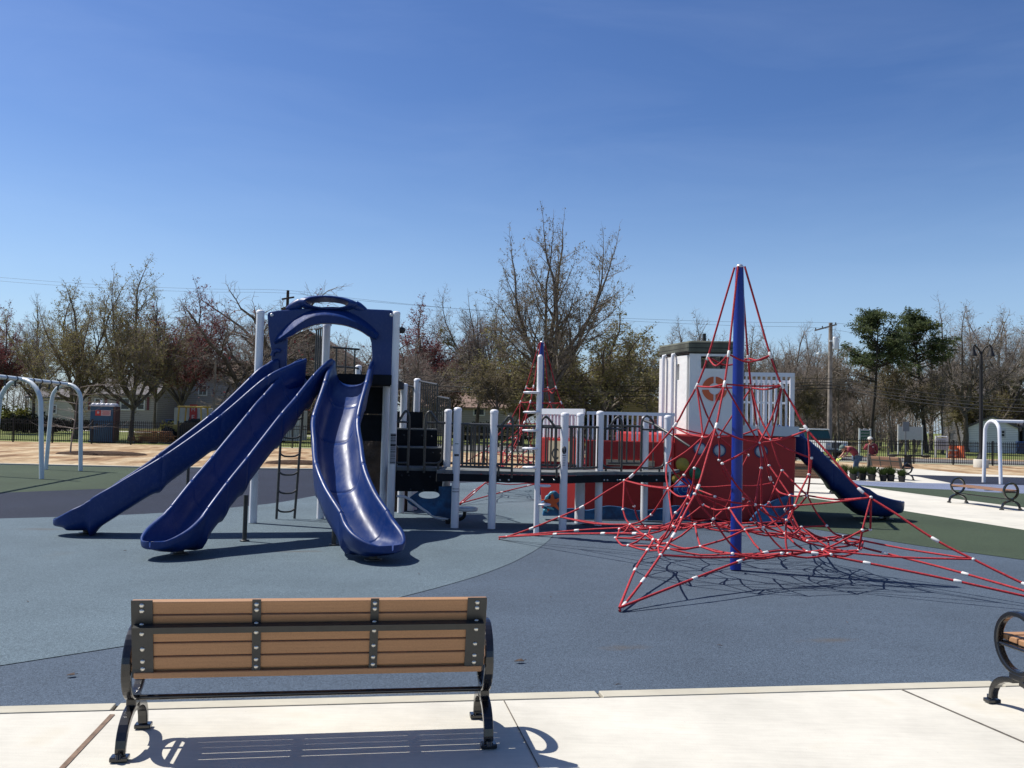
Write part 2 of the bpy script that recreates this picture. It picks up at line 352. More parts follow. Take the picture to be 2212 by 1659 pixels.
M['polewood_dark'] = mat('tarred_pole_wood', (.045, .033, .028), .9, var=.25, vscale=3)
M['cable'] = mat('black_cable', (.01, .01, .01), .6, var=.1, vscale=4)
M['glass'] = mat('dark_window_glass', (.02, .026, .032), .08, var=.2, vscale=2)
M['trim'] = mat('white_window_trim', (.55, .55, .54), .5, var=.05, vscale=5)
M['skin'] = mat('tanned_skin', (.36, .18, .11), .5, var=.06, vscale=10)
M['hair'] = mat('dark_hair', (.02, .014, .01), .6, var=.2, vscale=30)
# ------------------------------------------------------------------ the setting
def sheet(name, pts, mt, z, kind='structure', smooth=0):
    pts = [Vector((p.x, p.y, z)) for p in pts]
    mb = MB()
    import mathutils.geometry as mg
    tris = mg.tessellate_polygon([pts])
    mb.add(pts, [t for t in tris]); o = mb.build(name, mt)
    me = o.data
    for p in me.polygons:
        if p.normal.z < 0: p.flip()
    return tag(o, kind=kind)
def gp(L): return [G(*p) for p in L]
def bigsheet(name, half, y0, y1, mt, z):
    return sheet(name, [V(-half, y0, 0), V(half, y0, 0), V(half, y1, 0), V(-half, y1, 0)], mt, z)
M['grass'] = ground_mat('spring_grass', [(.25, (.11, .125, .04)), (.5, (.15, .18, .055)), (.75, (.25, .23, .11))], .35, 7, fine=9)
M['sand'] = ground_mat('orange_tan_soil', [(.30, (.09, .055, .03)), (.38, (.22, .13, .07)), (.47, (.32, .22, .125)), (.56, (.42, .32, .20)), (.7, (.49, .40, .28))], .9, 14, (.9, .32, 1), 5, 1.0)
M['asphalt'] = ground_mat('grey_asphalt', [(.3, (.15, .15, .15)), (.7, (.20, .195, .19))], .3, 5, fine=14, bump=.2)
M['mulch'] = ground_mat('brown_mulch', [(.3, (.035, .02, .013)), (.7, (.075, .045, .028))], 6, 6, fine=30, bump=1)
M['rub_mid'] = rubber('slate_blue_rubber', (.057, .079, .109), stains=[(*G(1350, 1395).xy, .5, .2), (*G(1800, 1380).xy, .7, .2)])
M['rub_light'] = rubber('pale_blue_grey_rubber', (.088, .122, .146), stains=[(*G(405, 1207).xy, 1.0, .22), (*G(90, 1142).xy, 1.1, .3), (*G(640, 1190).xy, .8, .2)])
M['rub_navy'] = rubber('navy_rubber', (.013, .018, .034))
M['rub_green'] = rubber('moss_green_rubber', (.038, .055, .032))
M['rub_sky'] = rubber('light_blue_rubber', (.14, .165, .24))
M['conc'] = concrete('pale_concrete'); M['conc_kerb'] = concrete('pale_kerb_concrete', (.46, .43, .345))
M['joint'] = mat('brown_joint_filler', (.16, .105, .07), .9, var=.3, vscale=20)
M['joint_dark'] = mat('dark_joint_filler', (.12, .105, .085), .9, var=.3, vscale=20)
bigsheet('ground', 900, -300, 1500, M['grass'], -.06)
sheet('soil', [V(-80, 20, 0), V(80, 20, 0), V(80, 49.1, 0), V(-6, 49.6, 0), V(-19, 49.9, 0), V(-80, 48.8, 0)], M['sand'], -.05)
sheet('road', [V(-10, 52, 0), V(6, 51.2, 0), V(90, 49.8, 0), V(90, 56.5, 0), V(30, 58, 0), V(14, 64, 0), V(-10, 66, 0)], M['asphalt'], -.05)
sheet('verge', [V(16, 58.6, 0), V(90, 57.2, 0), V(90, 60, 0), V(18, 62, 0)], M['sand'], -.05)
sheet('path', [V(-80, 80.5, 0), V(-12, 81.5, 0), V(-12, 84.5, 0), V(-80, 84.5, 0)], M['conc'], -.05)
# play surfaces
back = gp([(-500, 993), (0, 1003), (312, 1010), (640, 1014), (1000, 1014.5), (1300, 1016), (1560, 1020)])
kl, kr = G(0, 1527), G(2212, 1470)
ku = (kr - kl).normalized(); kv = Vector((-ku.y, ku.x, 0))          # along the kerb, and away from the camera
K = lambda a, b: kl + ku * a + kv * b
base = [K(-14, 0), K(20, 0), G(2900, 1240), G(2212, 1144), G(1947, 1102), G(1711, 1070), G(1560, 1060)] + back[::-1]
sheet('play_surface', base, M['rub_mid'], -.012)
sp = lambda L, n=6: spline([G(*p) for p in L], n)
light_right = sp([(1240, 1036), (1228, 1075), (1215, 1110), (1204, 1140), (1190, 1161), (1169, 1179), (1141, 1196), (1094, 1219), (1000, 1252), (800, 1303), (550, 1347), (300, 1388), (0, 1435), (-500, 1512)])
light_top = sp([(-500, 1134), (-200, 1124), (0, 1119), (313, 1109), (576, 1088), (705, 1067), (900, 1047), (1062, 1040), (1153, 1037), (1240, 1036)])
navy_top = sp([(345, 1052), (243, 1054.5), (0, 1064), (-200, 1073), (-500, 1090)])
sheet('light_play_surface', light_top + light_right[1:], M['rub_light'], -.007)
sheet('navy_play_surface', light_top[:-1] + [G(1240, 1035.9), G(1300, 1016.2)] + gp([(1000, 1014.7), (640, 1014.2), (345, 1011.2)]) + navy_top, M['rub_navy'], -.0065)
sheet('green_play_surface', gp([(-500, 993.2), (0, 1003.2), (312, 1010.2), (345, 1011)]) + navy_top, M['rub_green'], -.006)
gt = gp([(1590, 1055), (1711, 1070)]) + sp([(1711, 1070), (1947, 1102), (2212, 1144), (2900, 1262)])[1:]
gb = sp([(2900, 1300), (2212, 1208), (1997, 1179), (1825, 1152), (1640, 1124), (1590, 1116)])
sheet('green_play_surface', gt + gb, M['rub_green'], -.006)
sheet('pavement', gp([(1560, 1066), (1711, 1070), (1947, 1102), (2212, 1144), (2900, 1262), (3000, 1100), (2700, 1033), (2212, 1027.5), (2090, 1023), (1975, 1012), (1925, 1005), (1830, 1016), (1690, 1022), (1560, 1024)]), M['conc'], -.004)
sheet('light_play_surface', sp([(1838, 1038), (1938, 1042), (2050, 1044.5), (2212, 1048), (2900, 1063)]) + sp([(2900, 1084), (2212, 1066), (2080, 1059), (1938, 1053), (1850, 1047)]), M['rub_sky'], .001)
sheet('green_play_surface', sp([(1850, 1047), (1938, 1053.2), (2080, 1059.2), (2212, 1066.2), (2900, 1084)]) + sp([(2900, 1180), (2212, 1096), (2046, 1075), (1938, 1061), (1872, 1052)]), M['rub_green'], .001)
sheet('navy_play_surface', sp([(1952, 1025), (2060, 1028), (2212, 1031.5), (2900, 1049)]) + gp([(2900, 1062.5), (2212, 1047.7), (2060, 1044.5), (2046, 1041.5), (1985, 1030)]), M['rub_navy'], .002)
# far kerb of the play surface, front kerb, front walkway
def kerbstrip(name, pts, wd, h, z0, mt):
    mb = MB()
    for i in range(len(pts) - 1):
        a, b = pts[i], pts[i + 1]; n = Vector((-(b - a).y, (b - a).x, 0)).normalized() * wd
        vs = [Vector((p.x, p.y, zz)) for p in (a, b, b + n, a + n) for zz in (z0, h)]
        mb.add(vs, [(1, 3, 5, 7), (0, 2, 3, 1), (4, 6, 7, 5), (2, 4, 5, 3), (6, 0, 1, 7)])
    return tag(mb.build(name, mt), kind='structure')
kerbstrip('kerb', back, .3, .03, -.06, M['conc_kerb'])
kj = [0.0] + [ (kl - kl).length ]
def kcoord(px, py): p = G(px, py) - kl; return p.dot(ku), p.dot(kv)
cuts = [-14] + [kcoord(258, 1523)[0] - .012, kcoord(1293, 1494)[0] - .012, kcoord(2150, 1474)[0] - .012] + [20]
kw = -kcoord(1070, 1513)[1]                                       # kerb width
mb = MB()
for i in range(len(cuts) - 1):
    a, b = cuts[i] + (.012 if i else 0), cuts[i + 1] - .012
    mb.box(K((a + b) / 2, -kw / 2) + V(0, 0, -.05), (b - a, kw, .112), rz=math.atan2(ku.y, ku.x))
tag(mb.build('kerb', M['conc_kerb'], bevel=.006), kind='structure')
sheet('walkway', [K(-14, -kw - .012), K(20, -kw - .012), K(20, -9), K(-14, -9)], M['conc'], .002)
sheet('joint', [K(-14, .02), K(20, .02), K(20, -kw - .03), K(-14, -kw - .03)], M['joint_dark'], -.016)
def joint(a, b, wd, mt, z=.006):
    a = G(*a); b = G(*b); d = (b - a).normalized(); n = Vector((-d.y, d.x, 0)) * wd / 2; b = b + d * 3
    sheet('joint', [a - n, b - n, b + n, a + n], mt, z)
joint((243, 1545), (136, 1659), .028, M['joint'])
joint((1088, 1514), (1164, 1659), .008, M['joint_dark']); joint((1948, 1491), (2212, 1605), .016, M['joint_dark'])
sheet('kerb', [V(-14, 49.75, 0), V(60, 48.6, 0), V(60, 49.3, 0), V(-14, 50.4, 0)], M['conc_kerb'], -.04)

# mulch rings in the soil
for (px, py, rx, ry, nm) in ((220, 979, 1.9, 1.15, 'l'), (645, 999, 1.3, .8, 'r')):
    c = G(px, py); mb = MB(); prof = [(1.0, -.06), (.92, .05), (.6, .12), (.2, .15), (1e-4, .15)]
    mb.lathe((c.x, c.y, -.03), [(r * rx, z * .8) for r, z in prof], 24, axis=Matrix.Diagonal(Vector((1, ry / rx, 1))))
    tag(mb.build('mulch_bed', M['mulch']), 'low round bed of brown mulch ' + ('round the thin young tree behind the left swing frame' if nm == 'l' else 'in the bare soil seen through the slide tower ladder'), 'mulch bed', kind=None)

# ------------------------------------------------------------------ benches
def circ(cy, cz, r, a0, a1, n=20): return [(cy + r * math.cos(R(lerp(a0, a1, i / n))), cz + r * math.sin(R(lerp(a0, a1, i / n)))) for i in range(n + 1)]
def make_bench(name, label, back, wood, group, L=1.78, detail=True):
    """local: x along, +y = the side one sits facing, z up"""
    t = thing(name, label, 'bench', group=group)
    ringR, ringZ = .195, .425
    for sx in (-1, 1):
        x = sx * L / 2; mb = MB()
        ring = circ(0, ringZ, ringR, 0, 360, 40)[:-1]
        inn = [(y * (ringR - .034) / ringR, ringZ + (z - ringZ) * (ringR - .034) / ringR) for y, z in ring]
        mb.strip([(y, z) for y, z in ring], inn, (x, 0, 0), (0, 1, 0), (0, 0, 1), .048, closed=True)
        mb.box((x, 0, ringZ - ringR - .005), (.05, .12, .045))
        for zz in (.33,): pass
        mb.box((x, 0, .395), (.03, ringR * 2 - .05, .02))
        mb.build('side_ring', M['black'], t, bevel=.008 if detail else 0)
        for sy in (-1, 1):
            mb = MB()
            arch = [(sy * (.025 + .215 * math.sin(R(a))), .03 + .185 * math.cos(R(a)) ** .8) for a in (0, 12, 25, 38, 50, 62, 74, 84, 89.9)]
            inn = [(y - sy * .03 * (i / 8) ** .4, z - .034 * (1 - (i / 8) ** 3)) for i, (y, z) in enumerate(arch)]
            mb.strip(arch, inn, (x, 0, 0), (0, 1, 0), (0, 0, 1), .05)
            mb.box((x + .0, sy * .235, .016), (.085, .06, .024)); mb.cyl((x + sx * .0, sy * .262, .02), (x, sy * .262, .045), .014, 8)
            mb.build('leg', M['black'], t, bevel=.007 if detail else 0)
    mb = MB(); mb.tube([(-L / 2, 0, .235), (L / 2, 0, .235)], .014, 10)
    mb.build('stretcher_bar', M['black'], t)
    for i in range(5):
        y = -.155 + i * .08
        mb = MB(); mb.box((0, y, .425 + .004 * abs(i - 2)), (L - .05, .07, .036)); mb.build('seat_slat', wood, t, bevel=.006 if detail else 0)
    for x in (-L / 2 + .06, -L * .165, L * .165, L / 2 - .06):
        mb = MB(); mb.box((x, .0, .400), (.05, .38, .012)); mb.build('seat_strap', M['blackstrap'], t)
    if back:
        lean = R(13); uy = V(0, -math.sin(lean), math.cos(lean)); nn = V(0, math.cos(lean), math.sin(lean)); o = V(0, -.195, .44)
        Mx = Matrix((V(1, 0, 0), nn, uy)).transposed()
        for i in range(5):
            h = .025 + i * .073
            mb = MB(); mb.box(o + uy * h + nn * .006, (L - .065, .036, .066), rot=Mx); mb.build('back_slat', wood, t, bevel=.006 if detail else 0)
        mb = MB(); mb.box((0, -.198, .405), (L - .09, .05, .03)); mb.build('back_slat', wood, t, bevel=.005 if detail else 0)
        for k, (x, wd) in enumerate(((-L / 2 + .085, .1), (-L * .155, .042), (L * .165, .042), (L / 2 - .085, .1))):
            mb = MB(); pts = [o + uy * h - nn * .016 for h in (.36, .18, .0)] + [V(0, -.214, .395)]
            for a, b in zip(pts[:-1], pts[1:]): mb.beam(V(x, a.y, a.z), V(x, b.y, b.z), wd, .006, up=nn)
            st = mb.build('back_strap', M['blackstrap'], t)
            if detail:
                for h in (.0, .04, .105, .19, .235, .305, .335):
                    mb = MB(); c = V(x, 0, 0) + o + uy * h - nn * (.019 if h < .16 or h > .25 else .026)
                    mb.lathe(c, [(.0125, 0), (.0115, .003), (.0065, .007), (.0001, .007)], 10, axis=Matrix((V(1, 0, 0), uy, -nn)).transposed()); mb.build('bolt', M['bolt'], st)
        mb = MB(); c = o + uy * .215 - nn * .026
        mb.box(c, (L - .1, .006, .05), rot=Mx); mb.box(c + uy * .022 - nn * .02, (L - .1, .04, .006), rot=Mx)
        mb.build('back_rail', M['blackstrap'], t)
    return t
fl, fr = G(258, 1646), G(1055, 1617)
fu = (fr - fl).normalized(); fv = Vector((-fu.y, fu.x, 0)); Lb = (fr - fl).length
b1 = make_bench('park_bench', 'brown slatted park bench seen from behind in the foreground, on the pale walkway', True, M['plank'], 'benches', L=Lb)
b1.location = (fl + fr) / 2 + fv * .235 + V(0, 0, .003); b1.rotation_euler.z = math.atan2(fu.y, fu.x)
b2 = make_bench('park_bench', 'backless bench with tan slats cut off by the right edge, on the front walkway', False, M['plank'], 'benches', L=Lb)
ff = G(2143, 1519)
b2.location = ff + fu * (Lb / 2) - fv * .235 + V(0, 0, .003); b2.rotation_euler.z = b1.rotation_euler.z
b3 = make_bench('park_bench', 'backless bench with orange brown slats between concrete path and green rubber, far right', False, M['plank_far'], 'benches', L=1.78, detail=False)
p, q = G(2037, 1082), G(2200, 1103)
b3.location = (G(2049, 1083) + G(2208, 1105)) / 2 + V(0, 0, -.004); d = G(2199, 1105) - G(2035, 1082)
b3.rotation_euler.z = math.atan2(d.y, d.x)
b4 = make_bench('park_bench', 'slatted bench half hidden under the blue slide that leaves the red ship', True, M['plank_far'], 'benches', L=1.78, detail=False)
c4 = G(1722, 1062); b4.location = c4 + V(0, 0, -.004); b4.rotation_euler.z = R(-14)
b5 = make_bench('park_bench', 'brown slatted bench beside the two workers and potted grasses', True, M['plank_far'], 'benches', L=1.78, detail=False)
a5, e5 = G(1957, 1037), G(1893, 1030.5)
b5.location = (a5 + e5) / 2 + V(0, 0, -.004); d = a5 - e5; b5.rotation_euler.z = math.atan2(d.y, d.x)
for bb, yb in ((b3, 0), (b4, 0), (b5, 0)): pass
# small litter on the rubber
for (px, py, s, lab) in ((1120, 1429, 1, 'curled dry brown leaf lying on the slate blue rubber right of the bench'), (152, 1459, .7, 'tiny dark dry leaf on the slate blue rubber left of the bench')):
    c = G(px, py, 0); mb = MB()
    P = [c + V(-.034 * s, -.012, .003), c + V(-.004, .016, .010 * s), c + V(.018 * s, .022, .013 * s), c + V(.042 * s, -.008, .004), c + V(.0, -.022, .006)]
    mb.add(P + [p + V(.002, .003, .003) for p in P], [(0, 1, 4), (1, 2, 4), (2, 3, 4), (5, 9, 6), (6, 9, 7), (7, 9, 8)])
    mb.tube([c + V(.03 * s, 0, .006), c + V(.055 * s, .02, .012 * s)], .002, 5)
    tag(mb.build('dry_leaf', M['rock']), lab, 'leaf')

rl_ = random.Random(21)
for (px, py) in ((1335, 1480), (905, 1240), (470, 1360), (1555, 1395), (1830, 1345), (270, 1190), (1190, 1290), (60, 1300)):
    c = G(px, py, 0); mb = MB(); a = rl_.uniform(0, 3.1); d = V(math.cos(a), math.sin(a), 0); n = V(-d.y, d.x, 0); k = rl_.uniform(.5, 1)
    mb.tube([c - d * .03 * k + Z * .003, c + n * .004 + Z * .008, c + d * .03 * k + Z * .004], [.002, .003, .0015], 5); mb.add([c + Z * .004, c + d * .012 + n * .008 + Z * .007, c + d * .026 + Z * .004, c + d * .012 - n * .008 + Z * .005], [(0, 1, 2, 3)])
    tag(mb.build('litter_bit', M['rock']), 'tiny dark bit of twig or leaf lying loose on the rubber play surface', 'litter', 'bits of litter on the rubber')
# ------------------------------------------------------------------ play tower
def post(mb, a, top, r=.0635, m=0, lean=True):
    a = Vector(a); h = top - a.z
    mb.tube([a, a + V(0, 0, h - .03)], r, 18, m=m, cap=True)
    mb.lathe(a + V(0, 0, h - .03), [(r * 1.06, -.02), (r * 1.06, .012), (r * .8, .03), (r * .35, .038), (1e-4, .04)], 18, m)
def panel_bars(mb, a, b, z0, z1, n, r=.012, m=0, rail=.017, ends=True):
    a = Vector(a); b = Vector(b)
    for z in (z0, z1): mb.tube([V(a.x, a.y, z), V(b.x, b.y, z)], rail, 8, m=m)
    for i in range(n):
        p = lerp(a, b, (i + .5) / n); mb.tube([V(p.x, p.y, z0), V(p.x, p.y, z1)], r, 6, m=m, cap=False)
tower = thing('slide_tower', 'tall play tower with three blue slides, blue arched hood and white posts', 'play tower', G(640, 1128))
FL = G(546, 1129); FR = V(-1.93, 14.50, 0)
tu = (FR - FL).normalized(); tv = Vector((-tu.y, tu.x, 0)); TW = (FR - FL).length
B1 = G(692, 1120); BR = FR + tv * 1.75 + tu * .2; BL = FL + tv * 1.6 + tu * .75
DECK_Z = 2.37
for p, top in ((FL, 3.40), (FR, 3.47), (B1, 3.30), (BR, 2.36), (FR + tv * .42 - tu * .12, 2.32)):
    mb = MB(); post(mb, p, top); po = mb.build('post', M['white'], tower)
    if p is FR:
        # warning label: pale strip with dark bars, on the camera side
        n = V(.35, -.94, 0).normalized(); ux = V(.94, .35, 0)
        def wrap(mb, z, h, r=.0638):
            for k in range(3):
                a = R(-28 + 28 * k); nn = (n * math.cos(a) + ux * math.sin(a)); xx = Vector((-nn.y, nn.x, 0))
                mb.box(V(p.x, p.y, z) + nn * r, (.031, .002, h), rot=Matrix((xx, nn, Z)).transposed())
        mb = MB(); wrap(mb, 1.22, .50); lab = mb.build('label_decal', M['paleink'], po); mk = MB()
        for z, h in ((1.44, .028), (1.40, .006), (1.38, .006), (1.35, .012), (1.28, .034), (1.235, .006), (1.21, .006), (1.17, .012), (1.12, .006), (1.10, .006), (1.06, .006), (1.0, .012)): wrap(mk, z, h, .0652)
        mk.build('label_print', M['ink'], lab)
# deck and what hangs under it
mb = MB(); dk = [FL, FR, BR, BL]
zz = [Vector((p.x, p.y, 0)) for p in dk]
mb.ext([(p.x, p.y) for p in zz], (0, 0, DECK_Z - .06), (1, 0, 0), (0, 1, 0), .12)
mb.build('deck', M['deckblack'], tower)
mb = MB(); mb.beam(FL + tu * 1.25 + V(0, 0, DECK_Z - .03) - tv * .02, FR + V(0, 0, DECK_Z - .03) - tv * .02, .05, .16); mb.build('deck_beam', M['deckblack'], tower)
mb = MB()
for i, (a, z0, z1) in enumerate(((1.18, 1.78, 2.24), (1.1, 1.32, 1.77))):
    mb.box(FL + tu * (a + .42) + tv * .55 + V(0, 0, (z0 + z1) / 2), (1.0, .05, z1 - z0 - .01), rz=math.atan2(tu.y, tu.x))
mb.build('riser_panel', M['deckblack'], tower)
# blue arched hood panel
def PT(px, py): # measured point in the front plane of the tower -> (s, z)
    d = ray(px, py); n = tv; t = (FL - V(0, 0, EYE)).dot(n) / d.dot(n); p = V(0, 0, EYE) + d * t
    return ((p - FL).dot(tu), p.z)
outl = [(585, 812), (587, 760), (581, 725), (579, 700), (578, 684), (579, 675), (600, 671), (650, 667), (690, 664), (706, 663), (720, 663), (760, 665), (800, 668), (845, 670), (851, 675), (851, 700), (850, 740), (850, 775), (849, 812)]
innl = [(620, 812), (620, 770), (621, 745), (622, 728), (626, 720), (634, 714), (648, 708), (665, 704), (690, 701), (706, 700), (722, 700.5), (748, 704), (772, 711), (790, 719), (798, 727), (802, 740), (804, 765), (803, 790), (800, 812)]
mb = MB(); mb.strip([PT(*p) for p in outl], [PT(*p) for p in innl], FL - tv * .0, tu, Z, .07)
arch = mb.build('arch_panel', M['blueplastic'], tower, bevel=.022)
for poly in arch.data.polygons: poly.use_smooth = False
# hood brow: swept crescent standing forward of the panel
def PF(px, py, f):                                                # measured point on the plane f in front of the panel
    dd = ray(px, py); t = (FL - tv * f - V(0, 0, EYE)).dot(tv) / dd.dot(tv); return V(0, 0, EYE) + dd * t
rear = [(592, 737), (600, 722), (620, 701), (645, 683), (668, 671), (690, 666), (712, 665), (740, 668.5), (765, 678), (785, 690), (805, 706), (818, 720)]
ftop = [(592, 738), (606, 728), (628, 711), (648, 696), (668, 684), (690, 679), (712, 679), (740, 684), (765, 693), (785, 703), (803, 714), (818, 724)]
fbot = [(594, 742), (612, 733), (632, 724), (648, 713.5), (668, 705), (690, 699), (712, 698), (742, 701.5), (766, 708.5), (782, 716), (797, 726), (813, 732)]
s2 = lambda L: spline([V(x, y, 0) for x, y in L], 4)
A1_, A2_, A3_ = s2(rear), s2(ftop), s2(fbot); n = len(A1_); L1 = []
for i in range(n):
    u = i / (n - 1); k = (math.sin(math.pi * u) ** .55) if 0 < u < 1 else 0; f = .05 + .25 * k
    if u > .9: f = max(f, .16)
    L1.append([PF(*A1_[i].xy, .03), PF(*A2_[i].xy, f), PF(*lerp(A2_[i], A3_[i], .12).xy, f + .012), PF(*A3_[i].xy, f - .03), PF(*(A3_[i].x, A3_[i].y + 2), .03)])
vs_ = [p for l in L1 for p in l]; fs = [(i * 5 + j, i * 5 + j + 1, (i + 1) * 5 + j + 1, (i + 1) * 5 + j) for i in range(n - 1) for j in range(4)]
fs += [(0, 1, 2, 3, 4), tuple((n - 1) * 5 + j for j in (4, 3, 2, 1, 0))]
mb = MB()
for j in range(4):
    col = [l[j] for l in L1] + [l[j + 1] for l in L1]; mb.add(col, [(i, n + i, n + i + 1, i + 1) for i in range(n - 1)], 0, True)
mb.add(L1[0], [(0, 1, 2, 3, 4)]); mb.add(L1[-1], [(4, 3, 2, 1, 0)])
brow = mb.build('hood_brow', M['blueplastic'], tower)
# crown with a big oval opening
mb = MB(); s0, z0 = PT(708, 656); c = FL + tu * s0 + Z * z0; NN = 48
loops = [(.43, .105, .14, 0), (.52, .125, .02, -.005), (.47, .122, -.08, 0), (.375, .105, -.15, .002), (.345, .090, -.155, .002), (.335, .082, -.135, .002), (.285, .052, .13, -.012), (.43, .105, .14, 0)]
LL = [[c + tu * (w_ * math.cos(2 * math.pi * k / NN)) + Z * (h_ * math.sin(2 * math.pi * k / NN) + dz) + tv * dp for k in range(NN)] for w_, h_, dp, dz in loops]
for A, B in zip(LL[:-1], LL[1:]):
    mb.add(A + B, [(k, (k + 1) % NN, NN + (k + 1) % NN, NN + k) for k in range(NN)], 0, True)
for sg in (-1, 1):                                                # shoulders either side of the opening
    pts = [c + tu * sg * (.44 + .055 * k) + Z * (-.015 - .024 * k) + tv * .02 for k in range(5)]
    mb.tube(pts, [.09, .085, .07, .05, .02], 12)
mb.build('hood_ring', M['blueplastic'], tower)
mb = MB(); s0, z0 = PT(600, 762); p = FL + tu * s0 + Z * z0 - tv * .05
mb.tube([p + V(-.08, 0, -.06), p + V(-.06, 0, .01), p + V(0, 0, .04), p + V(.05, 0, .02)], .035, 10); mb.build('grab_handle', M['blueplastic'], tower)
for px, py in ((588, 681), (845, 681)):
    s0, z0 = PT(px, py); mb = MB(); mb.lathe(FL + tu * s0 + Z * z0 - tv * .037, [(.03, 0), (.026, .012), (1e-4, .014)], 14, axis=Matrix((tu * 1.0, Z, -tv)).transposed()); mb.build('bolt_cap', M['alu'], tower)
mb = MB(); p = FR + V(.09, .05, 3.17); mb.lathe(p, [(.03, -.05), (.055, -.03), (.06, .03), (.03, .05), (1e-4, .05)], 12); mb.build('spotlight', M['ink'], tower)
# guard bars at the rear of the deck
mb = MB(); panel_bars(mb, BL, B1 + tu * .06 + tv * .05, DECK_Z + .05, 3.28, 7, .016, rail=.02); mb.build('guard_rail', M['brown_rail'], tower)
mb = MB(); panel_bars(mb, B1 + tv * .02 + tu * .10, B1 + tu * .55 + tv * .3, DECK_Z + .05, 2.9, 3, .014, rail=.018); mb.build('guard_rail', M['brown_rail'], tower)
mb = MB(); e = G(765, 1095); post(mb, e, ZAT(768, 789, e.y), .06); mb.build('post', M['white'], tower)
mb = MB(); q = e + tu * .06; zt = ZAT(768, 795, e.y)
mb.tube(spline([q + V(-.45, -.3, zt), q + V(-.2, -.15, zt - .0), q + V(-.02, -.03, zt - .06), q + V(.0, -.02, zt - .5)], 6), .02, 8); mb.build('guard_rail', M['brown_rail'], tower)
# rock under the deck
random.seed(3); mb = MB(); cc = G(800, 1100) + V(.05, .3, 0)
ring = 26; lv = [(0, .62), (.12, .58), (.35, .5), (.7, .44), (1.1, .40), (1.35, .42), (1.5, .36), (1.52, 0.01)]
vs = []
for z, r in lv:
    for j in range(ring):
        a = 2 * math.pi * j / ring; k = r * (1 + .1 * math.sin(3 * a + z * 4) + .07 * math.sin(7 * a - z * 6)) * random.uniform(.95, 1.05)
        vs.append(cc + V(k * math.cos(a) * 1.35, k * math.sin(a), z))
mb.add(vs, [(i * ring + j, i * ring + (j + 1) % ring, (i + 1) * ring + (j + 1) % ring, (i + 1) * ring + j) for i in range(len(lv) - 1) for j in range(ring)], 0, True)
mb.build('rock_climber', M['rock'], tower)
# curved rung ladder between the slides
la, lb = G(597, 1121), G(636, 1120); mb = MB(); ztop = 2.2
ta, tb = AT(612, 850, la.y + .1), AT(658, 850, lb.y + .1)
for a, t in ((la, ta), (lb, tb)): mb.tube([a, lerp(a, V(t.x, t.y, 2.2), .6), V(t.x, t.y, 2.25)], .022, 8)
for i in range(7):
    f = (i + .55) / 7.2; p0 = lerp(la, V(ta.x, ta.y, 2.2), f); p1 = lerp(lb, V(tb.x, tb.y, 2.2), f)
    mb.tube(spline([p0, lerp(p0, p1, .25) - Z * .045 - tv * .05, lerp(p0, p1, .75) - Z * .045 - tv * .05, p1], 4), .016, 7)
mb.build('climbing_ladder', M['brown_rail'], tower)

